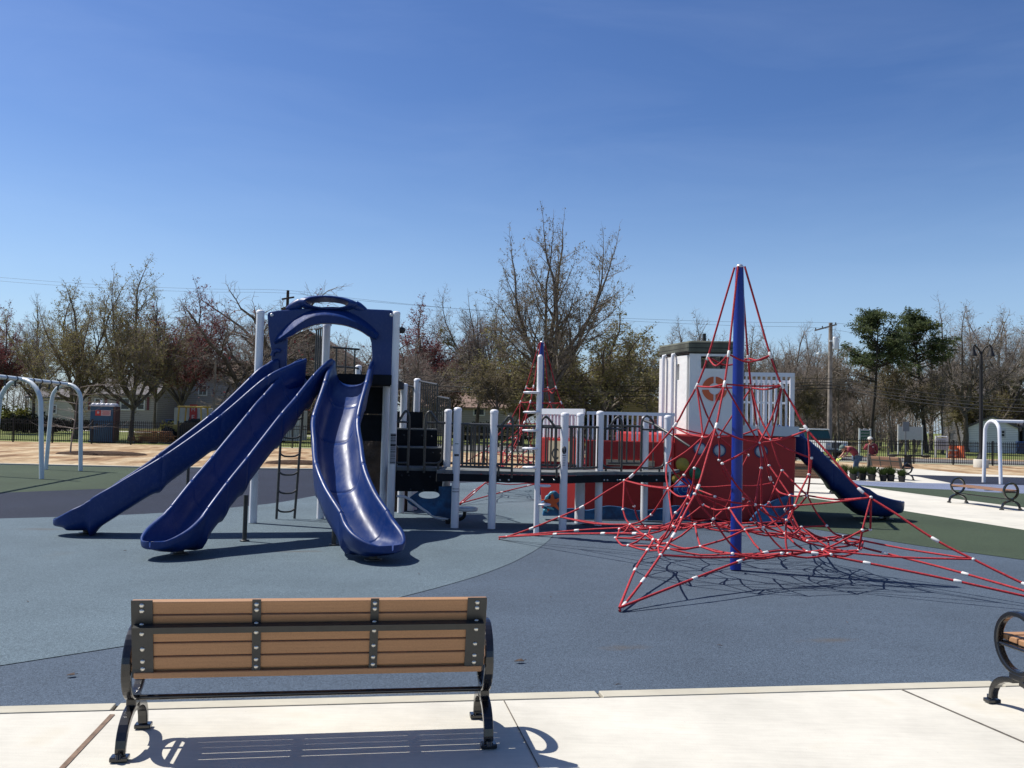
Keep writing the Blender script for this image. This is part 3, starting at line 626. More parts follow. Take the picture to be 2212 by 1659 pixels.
# ------------------------------------------------------------------ slides
SEC = [(-.345, -.02), (-.348, .012), (-.33, .034), (-.305, .036), (-.283, .02), (-.272, -.015), (-.265, -.10), (-.248, -.20), (-.212, -.285), (-.15, -.337), (-.075, -.358), (0, -.363)]
SEC = SEC + [(-x, h) for x, h in SEC[-2::-1]]
BOT = [(.338, -.10), (.33, -.24), (.312, -.35), (.255, -.42), (.13, -.445), (0, -.447)]
BOT = BOT + [(-x, h) for x, h in BOT[-2::-1]]
def slide(name, parent, pts, joints, exit_len, W=.345, lip=.045, label=None, foot=True, legs=(), floor_exit=.16, turn=0.0):
    """pts: centre line at rail height; joints: indices of pts that are section joints"""
    sc = W / .345; n = 10; P = spline(pts, n); st = []
    for i, p in enumerate(P):
        t = (P[min(i + 1, len(P) - 1)] - P[max(i - 1, 0)])
        st.append((p, Vector((t.x, t.y, 0)).normalized(), i / n))
    # exit scoop
    p, h, k = st[-1]; E = []; zf0 = p.z - .305; NE = 26
    for i in range(1, NE + 1):
        t = i / NE; ang = turn * t; hd = Matrix.Rotation(R(ang), 3, 'Z') @ h
        E.append((t, hd))
    rows = []; jset = {j * 1.0 for j in joints}
    def row(p, h, prof): 
        x = Vector((h.y, -h.x, 0)) * -1
        return [p + x * s * sc + Z * z for s, z in prof]
    dist = 0; last = None; arc = [0]
    for i in range(1, len(P)): arc.append(arc[-1] + (P[i] - P[i - 1]).length)
    jarc = [arc[j * n] for j in joints]
    # insert groove stations
    stations = []
    for i in range(len(st)): stations.append((arc[i], *st[i][:2]))
    def at(a):
        for i in range(1, len(arc)):
            if arc[i] >= a or i == len(arc) - 1:
                f = (a - arc[i - 1]) / (arc[i] - arc[i - 1]); return lerp(P[i - 1], P[i], f), lerp(st[i - 1][1], st[i][1], f).normalized()
    for ja in jarc:
        for dd in (-.012, -.006, .006, .012):
            if 0 < ja + dd < arc[-1]: stations.append((ja + dd, *at(ja + dd)))
    stations.sort(key=lambda s: s[0])
    a0 = -1; full = SEC + BOT; cl = []
    for a, p, h in stations:
        if a - a0 < .004: continue
        a0 = a
        g = -.007 if any(abs(a - ja) < .008 for ja in jarc) else 0
        bulge = sum(.05 * math.exp(-((a - ja) / .075) ** 2) for ja in jarc)
        prof = []
        for q, (s, z) in enumerate(full):
            if q < len(SEC): s2, z2 = s * (1 + (g * .5 if abs(s) > .3 else -g * .5)), z + g * (1 if z > -.0 or abs(s) < .2 else .4)
            else: s2, z2 = s * (1 + g), z - (bulge if z < -.2 else 0) - g * .3
            prof.append((s2, z2))
        rows.append(row(p, h, prof))
    # exit: level floor, rim stepping down to the lip, plan rounding to a nose
    pe, he, _ = st[-1]; c = pe.copy(); D_ = .363; fz0 = pe.z - D_; fz = fz0; tp = 0
    for i in range(1, NE + 1):
        t = math.sin(math.pi / 2 * i / NE) ** .9 if i < NE else 1.0
        hd = Matrix.Rotation(R(turn * t), 3, 'Z') @ he; c = c + hd * (exit_len * (t - tp)); tp = t
        fz = lerp(fz0, floor_exit, min(1, t / .42) ** .7)
        wf = (1 - max(0, (t - .40) / .60) ** 2.2) ** .5 if t < .9999 else .04; wf = max(wf, .04)
        rim = lerp(D_, .30, min(1, t / .12)) + .015 * math.exp(-((t - .04) / .03) ** 2)
        if t > .12: rim = lerp(.30, lip, min(1, (t - .12) / .80) ** .85)
        bot = .025 + .06 * (1 - t) ** .6 + (.075 * math.exp(-((t - .36) / .26) ** 4) if foot else .02)
        flare = 1 + .05 * math.sin(math.pi * min(1, t / .7)); prof = []
        for q, (s, z) in enumerate(full):
            if q < len(SEC): zz = fz + (z + D_) / D_ * rim if z <= 0 else fz + rim + z * (.85 - .35 * t)
            else: zz = lerp(fz + rim - .04, max(.06, fz - bot), min(1, (z + .10) / (-.347)) ** .8)
            s2 = s * wf * flare
            if q >= len(SEC): s2 *= 1 - .25 * min(1, max(0, (z + .2) / -.24))
            prof.append((s2, zz - c.z))
        rows.append(row(c, hd, prof))
    k = len(full); vs = [v for r in rows for v in r]
    fs = [(i * k + j, (i + 1) * k + j, (i + 1) * k + (j + 1) % k, i * k + (j + 1) % k) for i in range(len(rows) - 1) for j in range(k)]
    fs += [tuple(range(k))[::-1][::-1], tuple((len(rows) - 1) * k + j for j in range(k))[::-1]]
    mb = MB(); mb.add(vs, fs, 0, True); o = mb.build(name, M['blueplastic'], parent)
    if label: o['label'] = label
    bm = __import__('bmesh').new(); bm.from_mesh(o.data); __import__('bmesh').ops.recalc_face_normals(bm, faces=bm.faces); bm.to_mesh(o.data); bm.free()
    for (base, zt, r) in legs:
        mb = MB(); mb.tube([base, V(base.x, base.y, zt)], r, 10); mb.lathe(base, [(r * 2.2, 0), (r * 2.2, .012), (r, .014)], 12); mb.build('support_leg', M['brown_rail'], o)
    return o
def S(L): return [AT(*p) for p in L]
slide('slide', tower, S([(629, 779, 14.05), (604, 790, 13.8), (559, 817, 13.5), (466, 899, 13.12), (346, 988, 12.72), (252, 1048, 12.5), (203, 1080, 12.42)]), (2, 3, 4, 6), .50, W=.30, label='left blue slide, running down to the far left', legs=((G(187, 1152), .12, .05), (G(404, 1080), 1.0, .03)), turn=-4)
slide('slide', tower, S([(683, 779, 14.1), (667, 789, 13.85), (642, 814, 13.45), (605, 858, 12.95), (573, 895, 12.55), (497, 990, 11.78), (453, 1043, 11.38), (408, 1101, 11.0)]), (2, 3, 4, 5, 6, 7), .74, W=.29, label='middle blue slide, straight', legs=((G(388, 1196), .1, .05), (G(528, 1168), .62, .03)), turn=6)
slide('slide', tower, S([(762, 783, 14.25), (756, 797, 13.95), (747, 828, 13.45), (726, 902, 12.75), (729, 958, 12.2), (735, 1005, 11.75), (756, 1058, 11.35), (789, 1110, 10.98)]), (2, 3, 5, 7), .68, label='right blue slide with a wavy curve', legs=((G(806, 1209), .1, .05), (G(721, 1177), .62, .03)), turn=4)

# ------------------------------------------------------------------ stepped decks to the right of the tower
stairs = thing('play_stairs', 'black stepped decks with dark railings and white post between slide tower and bridge', 'play stairs', G(900, 1110))
def slab(px0, px1, Y, z0, z1, depth, name='step', mt=None):
    a, b = XAT(px0, Y), XAT(px1, Y); sl = .157
    mb = MB(); mb.ext([(a, Y), (b, Y + (b - a) * sl), (b - depth * sl, Y + (b - a) * sl + depth), (a - depth * sl, Y + depth)], (0, 0, (z0 + z1) / 2), (1, 0, 0), (0, 1, 0), z1 - z0)
    return mb.build(name, mt or M['deckblack'], stairs)
slab(846, 962, 14.62, .86, .915, 1.15, 'step', M['deck'])
slab(846, 958, 14.60, .52, .858, .06, 'skirt_panel')
slab(862, 959, 15.15, .92, 1.212, .06, 'riser_panel'); slab(862, 959, 15.16, 1.213, 1.235, .8, 'step', M['deck'])
slab(852, 944, 15.75, 1.236, 1.52, .06, 'riser_panel'); slab(852, 944, 15.76, 1.521, 1.545, .8, 'step', M['deck'])
slab(846, 912, 16.4, 1.546, 1.85, .06, 'riser_panel')
mb = MB()
for px, py, Y in ((873, 940, 15.13), (912, 941, 15.13), (933, 943, 15.13), (884, 976, 15.13), (935, 978, 15.13), (952, 980, 15.13), (868, 1027, 14.58), (883, 1027, 14.58), (929, 1030, 14.58), (887, 1057, 14.58), (915, 1059, 14.58), (940, 1059, 14.58)):
    mb.lathe(AT(px, py, Y), [(.016, 0), (.013, .006), (1e-4, .008)], 8, axis=Matrix((V(1, 0, 0), Z, V(0, -1, 0))).transposed())
mb.build('step_bolts', M['blackstrap'], stairs)
pp = G(887, 1103); mb = MB(); post(mb, pp, .56); mb.build('post', M['white'], stairs)
pt = XAT(899, 16.9); mb = MB(); post(mb, V(pt, 16.9, 0), ZAT(900, 818, 16.9)); mb.build('post', M['white'], stairs)
def bars_px(parent, pxs, ytop, ybot, Y0, Y1, mt=None, r=.012, name='guard_rail', toprail=.02):
    """rail panel between two measured top corners"""
    (x0, t0), (x1, t1) = ytop; a = AT(x0, t0, Y0); b = AT(x1, t1, Y1); c = AT(x0, ybot, Y0).z; n = pxs
    mb = MB(); mb.tube([a, b], toprail, 8); mb.tube([V(a.x, a.y, c), V(b.x, b.y, c)], .015, 8)
    for i in range(n + 1):
        p = lerp(a, b, i / n); mb.tube([V(p.x, p.y, c), p], r if 0 < i < n else .018, 6, cap=False)
    return mb.build(name, mt or M['brown_rail'], parent)
bars_px(stairs, 8, ((905, 823), (945, 831)), 928, 16.9, 16.2)
bars_px(stairs, 6, ((946, 857), (972, 862)), 976, 16.2, 15.6)
bars_px(stairs, 4, ((858, 830), (893, 836)), 932, 16.4, 16.9)
def hoop(parent, a, b, zr, zt, zb, mt=None, bars=3, r=.02):
    """rail from the post end a, rising to a bump over the free end b and down to the deck, with bars"""
    mb = MB(); a = Vector(a); b = Vector(b); L = lambda f: lerp(a, b, f)
    h = lambda f, z: V(L(f).x, L(f).y, z)
    mb.tube(spline([h(0, zr), h(.28, zr), h(.42, zr + .02), h(.62, zt - .06), h(.8, zt), h(.95, zt - .05), h(1, zt - .17), h(1, zr - .3), h(1, zb + .3), h(1, zb - .16)], 6), r, 8)
    mb.tube(spline([h(.1, zb + .25), h(.12, zb + .1), h(.2, zb + .03), h(.4, zb), h(.8, zb), h(1, zb)], 5), r * .9, 8)
    mb.tube([h(.1, zb + .22), h(.1, zr)], r * .9, 8); mb.tube([h(.28, zr), h(.96, zr)], r * .8, 8)
    mb.tube([h(.3, zb), h(.3, zb - .14)], r * .9, 8)
    for i in range(bars): mb.tube([h(.1 + .9 * (i + 1) / (bars + 1), zb), h(.1 + .9 * (i + 1) / (bars + 1), zr)], .012, 6, cap=False)
    return mb.build('guard_rail', mt or M['brown_rail'], parent)
hp = lambda px, Y: V(XAT(px, Y), Y, 0)
hoop(stairs, hp(962, 14.7), hp(919, 14.62), 1.66, 1.84, .99, bars=0)
hoop(stairs, hp(846, 14.5), hp(884, 14.55), 1.66, 1.84, .99, bars=0)

# ------------------------------------------------------------------ bridge
bridge = thing('play_bridge', 'low grey deck bridge with white posts and dark barred rails between tower and red ship', 'play bridge', G(1140, 1142))
FP = [G(982, 1140), G(1061.5, 1142), G(1215, 1145), G(1292, 1135), V(XAT(1443, 15.3), 15.3, 0)]
BP = [G(962, 1124), V(XAT(1252, 15.35, 1000), 15.35, 0), V(XAT(1393, 15.9, 1000), 15.9, 0)]
BZ = .90
for i, (p, top) in enumerate([(p, t) for p, t in zip(FP, (1.91, 1.89, 1.87, 1.92, 1.88))] + [(p, t) for p, t in zip(BP, (1.89, 1.885, 1.86))]):
    mb = MB(); post(mb, p, top); po = mb.build('post', M['white'], bridge)
    n = V(-p.x, -p.y, 0).normalized(); ux = Vector((-n.y, n.x, 0))
    if i == 0:
        mb = MB()
        for (z, wd, h) in ((1.335, .045, .012), (1.155, .062, .035), (.62, .09, .01), (.575, .09, .012)):
            for k in range(-2, 3):
                a = k * .28 * wd / .07; nn = n * math.cos(a) + ux * math.sin(a); xx = Vector((-nn.y, nn.x, 0)); mb.box(V(p.x, p.y, z) + nn * .064, (wd / 4.6, .002, h), rot=Matrix((xx, nn, Z)).transposed())
        mb.build('age_decal', M['ink'], po)
    if i == 2:
        mb = MB(); q = V(p.x, p.y, 1.275) + n * .0655; Mx = Matrix((ux, Z, n)).transposed()
        mb.lathe(q, [(.036, -.001), (.036, .001), (1e-4, .0012)], 24, axis=Mx @ Matrix.Diagonal(Vector((1, 1.7, 1)))); mb.box(q - Z * .085, (.06, .003, .01), rot=Matrix((ux, n, Z)).transposed())
        mb.build('emblem', M['ink'], po)
        mb = MB(); Mr = Matrix((ux, n, Z)).transposed()
        for dx, dz, ww, hh in ((0, -.008, .004, .06), (-.009, .018, .012, .008), (.010, .022, .012, .008), (0, .036, .018, .007), (-.011, -.002, .010, .006), (.011, .004, .010, .006), (0, -.036, .026, .004)):
            mb.box(q + n * .002 + ux * dx + Z * dz, (ww, .002, hh), rot=Mr)
        for k in range(6): mb.box(q - Z * (.115 + .026 * k), (.045, .003, .012), rot=Mr)
        mb.build('emblem_print', M['paleink'], po)
front = [V(XAT(946, 14.0), 14.0, 0)] + FP[:3] + [FP[3] - V(0, .25, 0), FP[4] - V(0, .1, 0)]
rear = [V(XAT(1470, 16.2), 16.2, 0), BP[2], BP[1], BP[1] + V(-2.2, -.1, 0), BP[0]]
mb = MB(); poly = [(p.x, p.y) for p in front[::1]] + [(p.x, p.y) for p in rear]
mb.ext(poly, (0, 0, BZ - .012), (1, 0, 0), (0, 1, 0), .05); mb.build('deck', M['deck'], bridge)
mb = MB()
for a, b in zip(front[:-1], front[1:]):
    mb.beam(V(a.x, a.y, BZ - .1) - V(0, .012, 0), V(b.x, b.y, BZ - .1) - V(0, .012, 0), .03, .12)
mb.build('deck_edge', M['deckblack'], bridge)
mb = MB()
for px in (1080, 1099, 1172, 1197, 1305, 1312, 1334, 1340, 1400, 1418):
    Y = 14.0 if px < 1250 else (14.75 if px < 1380 else 15.1)
    mb.lathe(AT(px, 1037, Y - .02), [(.016, 0), (.013, .006), (1e-4, .008)], 8, axis=Matrix((V(1, 0, 0), Z, V(0, -1, 0))).transposed())
mb.build('deck_bolts', M['bolt'], bridge)
def barpanel(a, b, z0, z1, n, r=.016):
    mb = MB(); panel_bars(mb, a, b, z0, z1, n, r, rail=.02); return mb.build('guard_rail', M['brown_rail'], bridge)
zr = 1.65; zb = .975
barpanel(FP[0], FP[1], zb, zr, 9); barpanel(FP[2], FP[3], zb, zr, 9)
hoop(bridge, FP[1], hp(1108, 14.07), zr - .02, 1.79, zb, bars=2); hoop(bridge, FP[2], hp(1169, 14.09), zr - .02, 1.80, zb, bars=2)
hoop(bridge, FP[3], hp(1344, 15.0), zr - .02, 1.83, zb, bars=0); hoop(bridge, FP[4], hp(1386, 15.15), zr - .02, 1.86, zb, bars=1)
# rear rails
r0, r1, r2 = BP
barpanel(r0, lerp(r0, r1, .3), zb, zr, 7); barpanel(lerp(r0, r1, .31), lerp(r0, r1, .67), zb, zr - .01, 9); barpanel(lerp(r0, r1, .68), r1, zb, zr, 8); barpanel(lerp(r1, r2, .42), r2, zb + .05, zr + .03, 5)
mb = MB(); pa = AT(1394, 912, 15.6); mb.tube([AT(1390, 908, 15.5), AT(1412, 916, 15.2), AT(1460, 945, 14.6), AT(1490, 965, 14.4)], .022, 8); mb.build('handrail', M['brown_rail'], bridge)
mb = MB(); cA = G(1250, 1128); mb.tube([V(cA.x + .0, 15.25, 0), V(cA.x, 15.25, BZ - .1)], .085, 16); mb.build('support_column', M['tan'] if False else M['white'], bridge)

# ------------------------------------------------------------------ stepping pole and rocker
sp_b = G(1158, 1157); top = ZAT(1163.5, 766, sp_b.y)
pole = thing('stepping_pole', 'tall thin white pole with round white step pads, standing before the bridge', 'climbing pole', sp_b)
mb = MB(); mb.tube([sp_b, sp_b + Z * (top - .04)], .042, 16); mb.lathe(sp_b + Z * (top - .04), [(.042, 0), (.036, .024), (.02, .038), (1e-4, .042)], 16); mb.build('pole', M['white'], pole)
for i, (py, ang) in enumerate(((848, 186), (890.5, 200), (930, 182), (969, 168), (1010, 150), (1049, 15), (1089, -10))):
    z = ZAT(1160, py, sp_b.y); a = R(ang); c = sp_b + V(math.cos(a) * .115, math.sin(a) * .115, z); mb = MB()
    k = .135 if i < 5 else .1
    mb.lathe(c, [(.02, -.022), (k * .85, -.018), (k, -.004), (k * .97, .008), (k * .8, .014), (1e-4, .014)], 20); mb.build('step_pad', M['white'], pole)
rk = thing('wave_rocker', 'small blue fin shaped rocker with bent white rail and round seat behind a bridge post', 'play rocker', G(935, 1121))
Y = 14.75
fin = [(880, 1083), (895, 1067), (915, 1056), (935, 1051.5), (958, 1051), (984, 1054), (984, 1118), (960, 1117), (935, 1113), (905, 1099)]
hole = [(906 + 21 + 23 * math.cos(R(a)), 1069 + 8.2 * math.sin(R(a))) for a in range(0, 360, 15)]
fo = spline([AT(x, y, Y) for x, y in fin], 4, True)
# plate with an oval hole: bridge equal-count loops by angle round the hole centre
cen = AT(927, 1069, Y); ho = [AT(x, y, Y) for x, y in hole]
def radial(loop, c, n):
    out = []
    for k in range(n):
        a = 2 * math.pi * k / n; dx, dz = math.cos(a), math.sin(a); best = None
        for i in range(len(loop)):
            p, q = loop[i], loop[(i + 1) % len(loop)]; ex, ez = q.x - p.x, q.z - p.z; den = dx * ez - dz * ex
            if abs(den) < 1e-9: continue
            t = ((p.x - c.x) * ez - (p.z - c.z) * ex) / den; s = ((p.x - c.x) * dz - (p.z - c.z) * dx) / den
            if t > 0 and -1e-6 <= s <= 1 + 1e-6 and (best is None or t > best): best = t
        out.append((dx * best, dz * best))
    return out
mb = MB(); mb.strip(radial(fo, cen, 48), radial(ho, cen, 48), cen, (1, 0, 0), (0, 0, 1), .05, closed=True); mb.build('fin_panel', M['wave'], rk)
mb = MB(); mb.tube(spline([AT(858, 1072, Y - .2), AT(873, 1073, Y - .15), AT(890, 1082, Y - .1), AT(909, 1097, Y - .05), AT(935, 1114, Y), AT(945, 1119, Y), AT(975, 1121, Y)], 5), .022, 10); mb.build('bent_rail', M['white'], rk)
sc_ = AT(1008, 1099, Y); mb = MB(); mb.lathe(sc_, [(.02, -.04), (.17, -.035), (.19, -.01), (.185, .015), (.15, .028), (1e-4, .03)], 24); mb.build('seat', M['white'], rk)
mb = MB(); mb.tube(spline([sc_ + V(-.03, 0, -.05), sc_ + V(-.05, 0, -.14), sc_ + V(-.16, 0, -.19), sc_ + V(-.3, 0, -.19)], 4), .03, 10); mb.tube([sc_ + V(-.3, 0, -.19), V(sc_.x - .3, sc_.y, 0)], .05, 10); mb.build('seat_bracket', M['metalblack'], rk)
# ------------------------------------------------------------------ red ship
ship = thing('play_ship', 'red and white concrete play boat with portholes, wheelhouse and life ring', 'play ship', G(1500, 1120))
A_, A2, M_, B_ = V(.56, 17.7, 0), V(1.38, 16.75, 0), V(XAT(1456, 16.25, 1000), 16.25, 0), V(XAT(1719, 15.95, 1000), 15.95, 0)
C_, D_ = B_ + V(.75, 2.7, 0), V(1.5, 19.8, 0)
def prism(mb, pts, z0, z1, m=0, taper=0, cen=None):
    k = len(pts); cen = cen or sum(pts, V(0, 0, 0)) / k
    lo = [V(*(lerp(p, cen, taper).to_2d()), z0) for p in pts]; hi = [V(p.x, p.y, z1) for p in pts]
    mb.add(lo + hi, [tuple(range(k))[::-1], tuple(range(k, 2 * k))] + [(i, (i + 1) % k, k + (i + 1) % k, k + i) for i in range(k)], m)
mb = MB(); prism(mb, [A_, A2, M_ - V(0, 0, 0), M_ + V(-.5, 2.9, 0), D_], .0, .93, taper=.07); mb.build('hull', M['redhull'], ship, bevel=.03)
# raised red side with white railing on it
def wall(name, a, b, z0, z1, th, mt, bevel=.0, m=None):
    mb = MB(); mb.beam(V(a.x, a.y, (z0 + z1) / 2), V(b.x, b.y, (z0 + z1) / 2), th, z1 - z0); return mb.build(name, mt, ship, bevel=bevel)
wl = wall('side_wall', A_, A2, .93, 1.41, .07, M['redhull'], .01)
wr = wall('side_wall', A2 + V(.04, 0, 0), M_, .93, 1.40, .07, M['redhull'], .01)
wall('side_wall', D_, A_ + V(.03, .05, 0), .93, 1.41, .07, M['redhull'], .01)
d = (A2 - A_).normalized(); n = Vector((d.y, -d.x, 0))
if n.dot(-A_) < 0: n = -n
mb = MB(); c = lerp(A_, A2, .52); mb.box(V(c.x, c.y, 1.16) + n * .042, (.62, .012, .40), rz=math.atan2(d.y, d.x)); sgn = mb.build('name_panel', M['tan'], ship)
ux = d if d.x > 0 else -d
text_on('name_letter', 'C', .30, V(c.x, c.y, 1.10) + n * .05 - ux * .12, ux, Z, M['ink'], sgn)
mb = MB()
for k in range(6): mb.box(V(c.x, c.y, 1.28 - .055 * k) + n * .05 + ux * .2, (.07, .004, .022), rz=math.atan2(d.y, d.x))
mb.build('name_lines', M['ink'], sgn)
mb = MB(); mb.box(lerp(A2, M_, .52) + V(0, -.05, 1.0), (.9, .02, .10), rz=math.atan2((M_ - A2).y, (M_ - A2).x)); mb.build('kick_board', M['tan'], ship)
def whiterail(a, b, z0, z1, n, flat=True, name='white_railing', th=.05, tz=.07):
    mb = MB(); mb.beam(V(a.x, a.y, z1), V(b.x, b.y, z1), th, tz)
    for i in range(n + 1):
        p = lerp(a, b, (i + .3) / (n + .6)); mb.box(V(p.x, p.y, (z0 + z1) / 2), (.03, .03, z1 - z0 - .02), rz=math.atan2((b - a).y, (b - a).x))
    return mb.build(name, M['white'], ship)
whiterail(A_ + V(.02, .02, 0), A2, 1.41, 1.93, 12, tz=.11); whiterail(A2 + V(.05, 0, 0), M_, 1.40, 1.91, 17, tz=.06); whiterail(D_, A_ + V(.08, .1, 0), 1.41, 1.9, 14)
# tall bow box with portholes
bl = M_ + V(-.30, 1.15, 0)
mb = MB(); prism(mb, [M_, B_, C_, M_ + V(-.75, 2.9, 0)], .0, 1.56, taper=.02); box = mb.build('bow', M['redhull'], ship, bevel=.04)
fd = (B_ - M_).normalized(); fn = Vector((fd.y, -fd.x, 0)); frz = math.atan2(fd.y, fd.x)
def F(px, py, off=0):                                              # measured point on the front plane of the bow
    dd = ray(px, py); o = M_ + fn * off; t = (o - V(0, 0, EYE)).dot(fn) / dd.dot(fn); return V(0, 0, EYE) + dd * t
FM = Matrix((fd, Z, fn)).transposed()
for px, py in ((1512, 969), (1554, 973), (1644, 975)):
    c = F(px, py, .0); mb = MB(); r = .118
    ring = [(math.cos(R(a)), math.sin(R(a))) for a in range(0, 360, 12)]
    mb.strip([(x * r, y * r) for x, y in ring], [(x * r * .84, y * r * .84) for x, y in ring], c + fn * .004, fd, Z, .03, closed=True); po = mb.build('porthole', M['navy'], ship)
    mb = MB(); mb.lathe(c + fn * .008, [(r * .845, -.01), (r * .8, .004), (r * .4, .012), (1e-4, .014)], 30, axis=FM); mb.build('pane', M['porthole'], po)
# grey ledge and railing at the bow
lg0, lg1 = F(1603, 935), B_
mb = MB(); o0 = F(1597, 935, .03); zA, zB = 1.565, 1.745
mb.ext([(o0.x, o0.y), (B_.x + .05, B_.y - .03), (C_.x + .06, C_.y + .03), (o0.x + .3, o0.y + 2.8)], (0, 0, (zA + zB) / 2), (1, 0, 0), (0, 1, 0), zB - zA); mb.build('ledge', M['greyledge'], ship, bevel=.02)
r_a, r_b = F(1607, 930, -.06), B_ + V(-.04, .06, 0); r_c = C_ + V(-.04, -.1, 0)
ztop = ZAT(1717, 810, 16.0)
mb = MB()
mb.beam(V(r_a.x, r_a.y, ztop + .0), V(r_b.x, r_b.y, ztop), .05, .07); mb.beam(V(r_b.x, r_b.y, ztop), V(r_c.x, r_c.y, ztop), .05, .07); mb.beam(V(r_a.x + .3, r_c.y, ztop), V(r_c.x, r_c.y, ztop), .05, .07)
for i in range(10):
    p = lerp(r_a, r_b, (i + .4) / 9.8); mb.box(V(p.x, p.y, (ztop + zB) / 2), (.03, .04, ztop - zB), rz=frz)
for i in range(11):
    p = lerp(r_b, r_c, (i + .3) / 11); mb.box(V(p.x, p.y, (ztop + zB) / 2), (.045, .034, ztop - zB), rz=frz)
for i in range(11):
    p = lerp(V(r_a.x + .3, r_c.y, 0), r_c, (i + .3) / 11); mb.box(V(p.x, p.y, (ztop + zB) / 2), (.034, .045, ztop - zB), rz=frz)
mb.build('white_railing', M['white'], ship)
mb = MB(); pz = ZAT(1660, 870, 17.4); mb.box(V(lerp(r_a, r_b, .6).x + .2, 17.4, pz), (.9, .05, .04)); mb.build('white_railing', M['white'], ship)
# wheelhouse: front (shaded) and left (sunlit) faces, window openings, shingle roof band
c0 = F(1487, 937, -.10); c0 = V(c0.x, c0.y, 0); c1 = F(1603, 937, -.10); c1 = V(c1.x, c1.y, 0)
hd = V(-.34, 1.15, 0).normalized(); dep = 1.25
zt, z0 = ZAT(1488, 766, c0.y), 1.56
k = (c1 - c0).length; cu = (c1 - c0).normalized(); cn = Vector((cu.y, -cu.x, 0))
wx0, wx1 = (F(1514, 790, -.1) - c0).dot(cu), (F(1572, 790, -.1) - c0).dot(cu); wz0, wz1 = ZAT(1545, 797, c0.y), ZAT(1545, 770, c0.y)
mb = MB(); th = .1
def slabw(a, b, za, zb, nrm, m=0):
    mb.add([V(a.x, a.y, za), V(b.x, b.y, za), V(b.x, b.y, zb), V(a.x, a.y, zb)] + [V(p.x, p.y, zz) - nrm * th for p, zz in ((a, za), (b, za), (b, zb), (a, zb))],
           [(0, 1, 2, 3), (7, 6, 5, 4), (0, 4, 5, 1), (2, 6, 7, 3), (1, 5, 6, 2), (0, 3, 7, 4)], m)
slabw(c0, c1, z0, wz0, cn); slabw(c0, c1, wz1, zt + .02, cn); slabw(c0, c0 + cu * wx0, wz0, wz1, cn); slabw(c0 + cu * wx1, c1, wz0, wz1, cn)
bk0, bk1 = c0 + hd * dep, c1 + hd * dep
mb.build('cabin_front', M['whitehull'], ship)
mb = MB(); ln = Vector((-hd.y, hd.x, 0)); ln = ln if ln.x < 0 else -ln
ys = [0, .42, .60, .98, dep]
slabw(c0 + cn * 0 + hd * .1, c0 + hd * .40, z0, zt, ln); slabw(c0 + hd * .52, c0 + hd * dep, z0, zt, ln); slabw(c0 + hd * .40, c0 + hd * .52, z0, zt - .45, ln); slabw(c0 + hd * .40, c0 + hd * .52, zt - .15, zt, ln)
mb.build('cabin_side', M['whitehull'], ship)
mb = MB(); slabw(c1 + hd * .1, bk1, z0, zt, -ln); mb.build('cabin_side', M['whitehull'], ship)
mb = MB(); slabw(bk0 + cu * .1, bk0 + cu * wx0, z0, zt, -cn); slabw(bk0 + cu * wx1, bk1 - cu * .1, z0, zt, -cn); slabw(bk0 + cu * wx0, bk0 + cu * wx1, z0, wz0 - .1, -cn); mb.build('cabin_back', M['whitehull'], ship)
mb = MB(); 
for f in (.56, .95):
    q = c0 + hd * f + ln * .06; qz = zt + .03
    mb.tube(spline([V(q.x, q.y, 1.5), V(q.x, q.y, 2.4), V(q.x, q.y, qz - .06), V(q.x, q.y, qz) - ln * .03, V(q.x, q.y, qz + .02) - ln * .12], 5), .035, 10)
mb.build('cabin_pipe', M['white'], ship)
rz0, rz1 = zt + .02, ZAT(1488, 737, c0.y) + .01
e = .03; mb = MB(); q0, q1, q2, q3 = c0 + cn * e + ln * e, c1 + cn * e - ln * e, bk1 - cn * e - ln * e, bk0 - cn * e + ln * e
prism(mb, [q0, q1, q2, q3], rz0, rz1); roof = mb.build('cabin_roof', M['shingle'], ship, bevel=.05)
mb = MB(); q = lerp(c0, c1, .62) + hd * .7; mb.cyl(V(q.x, q.y, rz1), V(q.x, q.y, rz1 + .2), .035, 10); mb.build('chimney_pipe', M['ink'], roof)
mb = MB(); slabw(c0 - cn * .09 + cu * (wx0 + .36), c0 - cn * .09 + cu * (wx0 + .40), wz0, wz1, cn); mb.build('window_mullion', M['ink'], ship)
# life ring in four orange quarters on the wheelhouse front
c = F(1543.5, 840, -.1) + fn * .006; mb = MB()
for q in range(4):
    a0, a1 = 90 * q + 5, 90 * q + 85; oo = [(.226 * math.cos(R(lerp(a0, a1, i / 10))), .226 * math.sin(R(lerp(a0, a1, i / 10)))) for i in range(11)]
    a0, a1 = 90 * q + 10, 90 * q + 80; ii = [(.105 * math.cos(R(lerp(a0, a1, i / 10))), .105 * math.sin(R(lerp(a0, a1, i / 10)))) for i in range(11)]
    mb.strip(oo, ii, c, cu, Z, .022)
mb.build('life_ring', M['orange'], ship, bevel=.006)
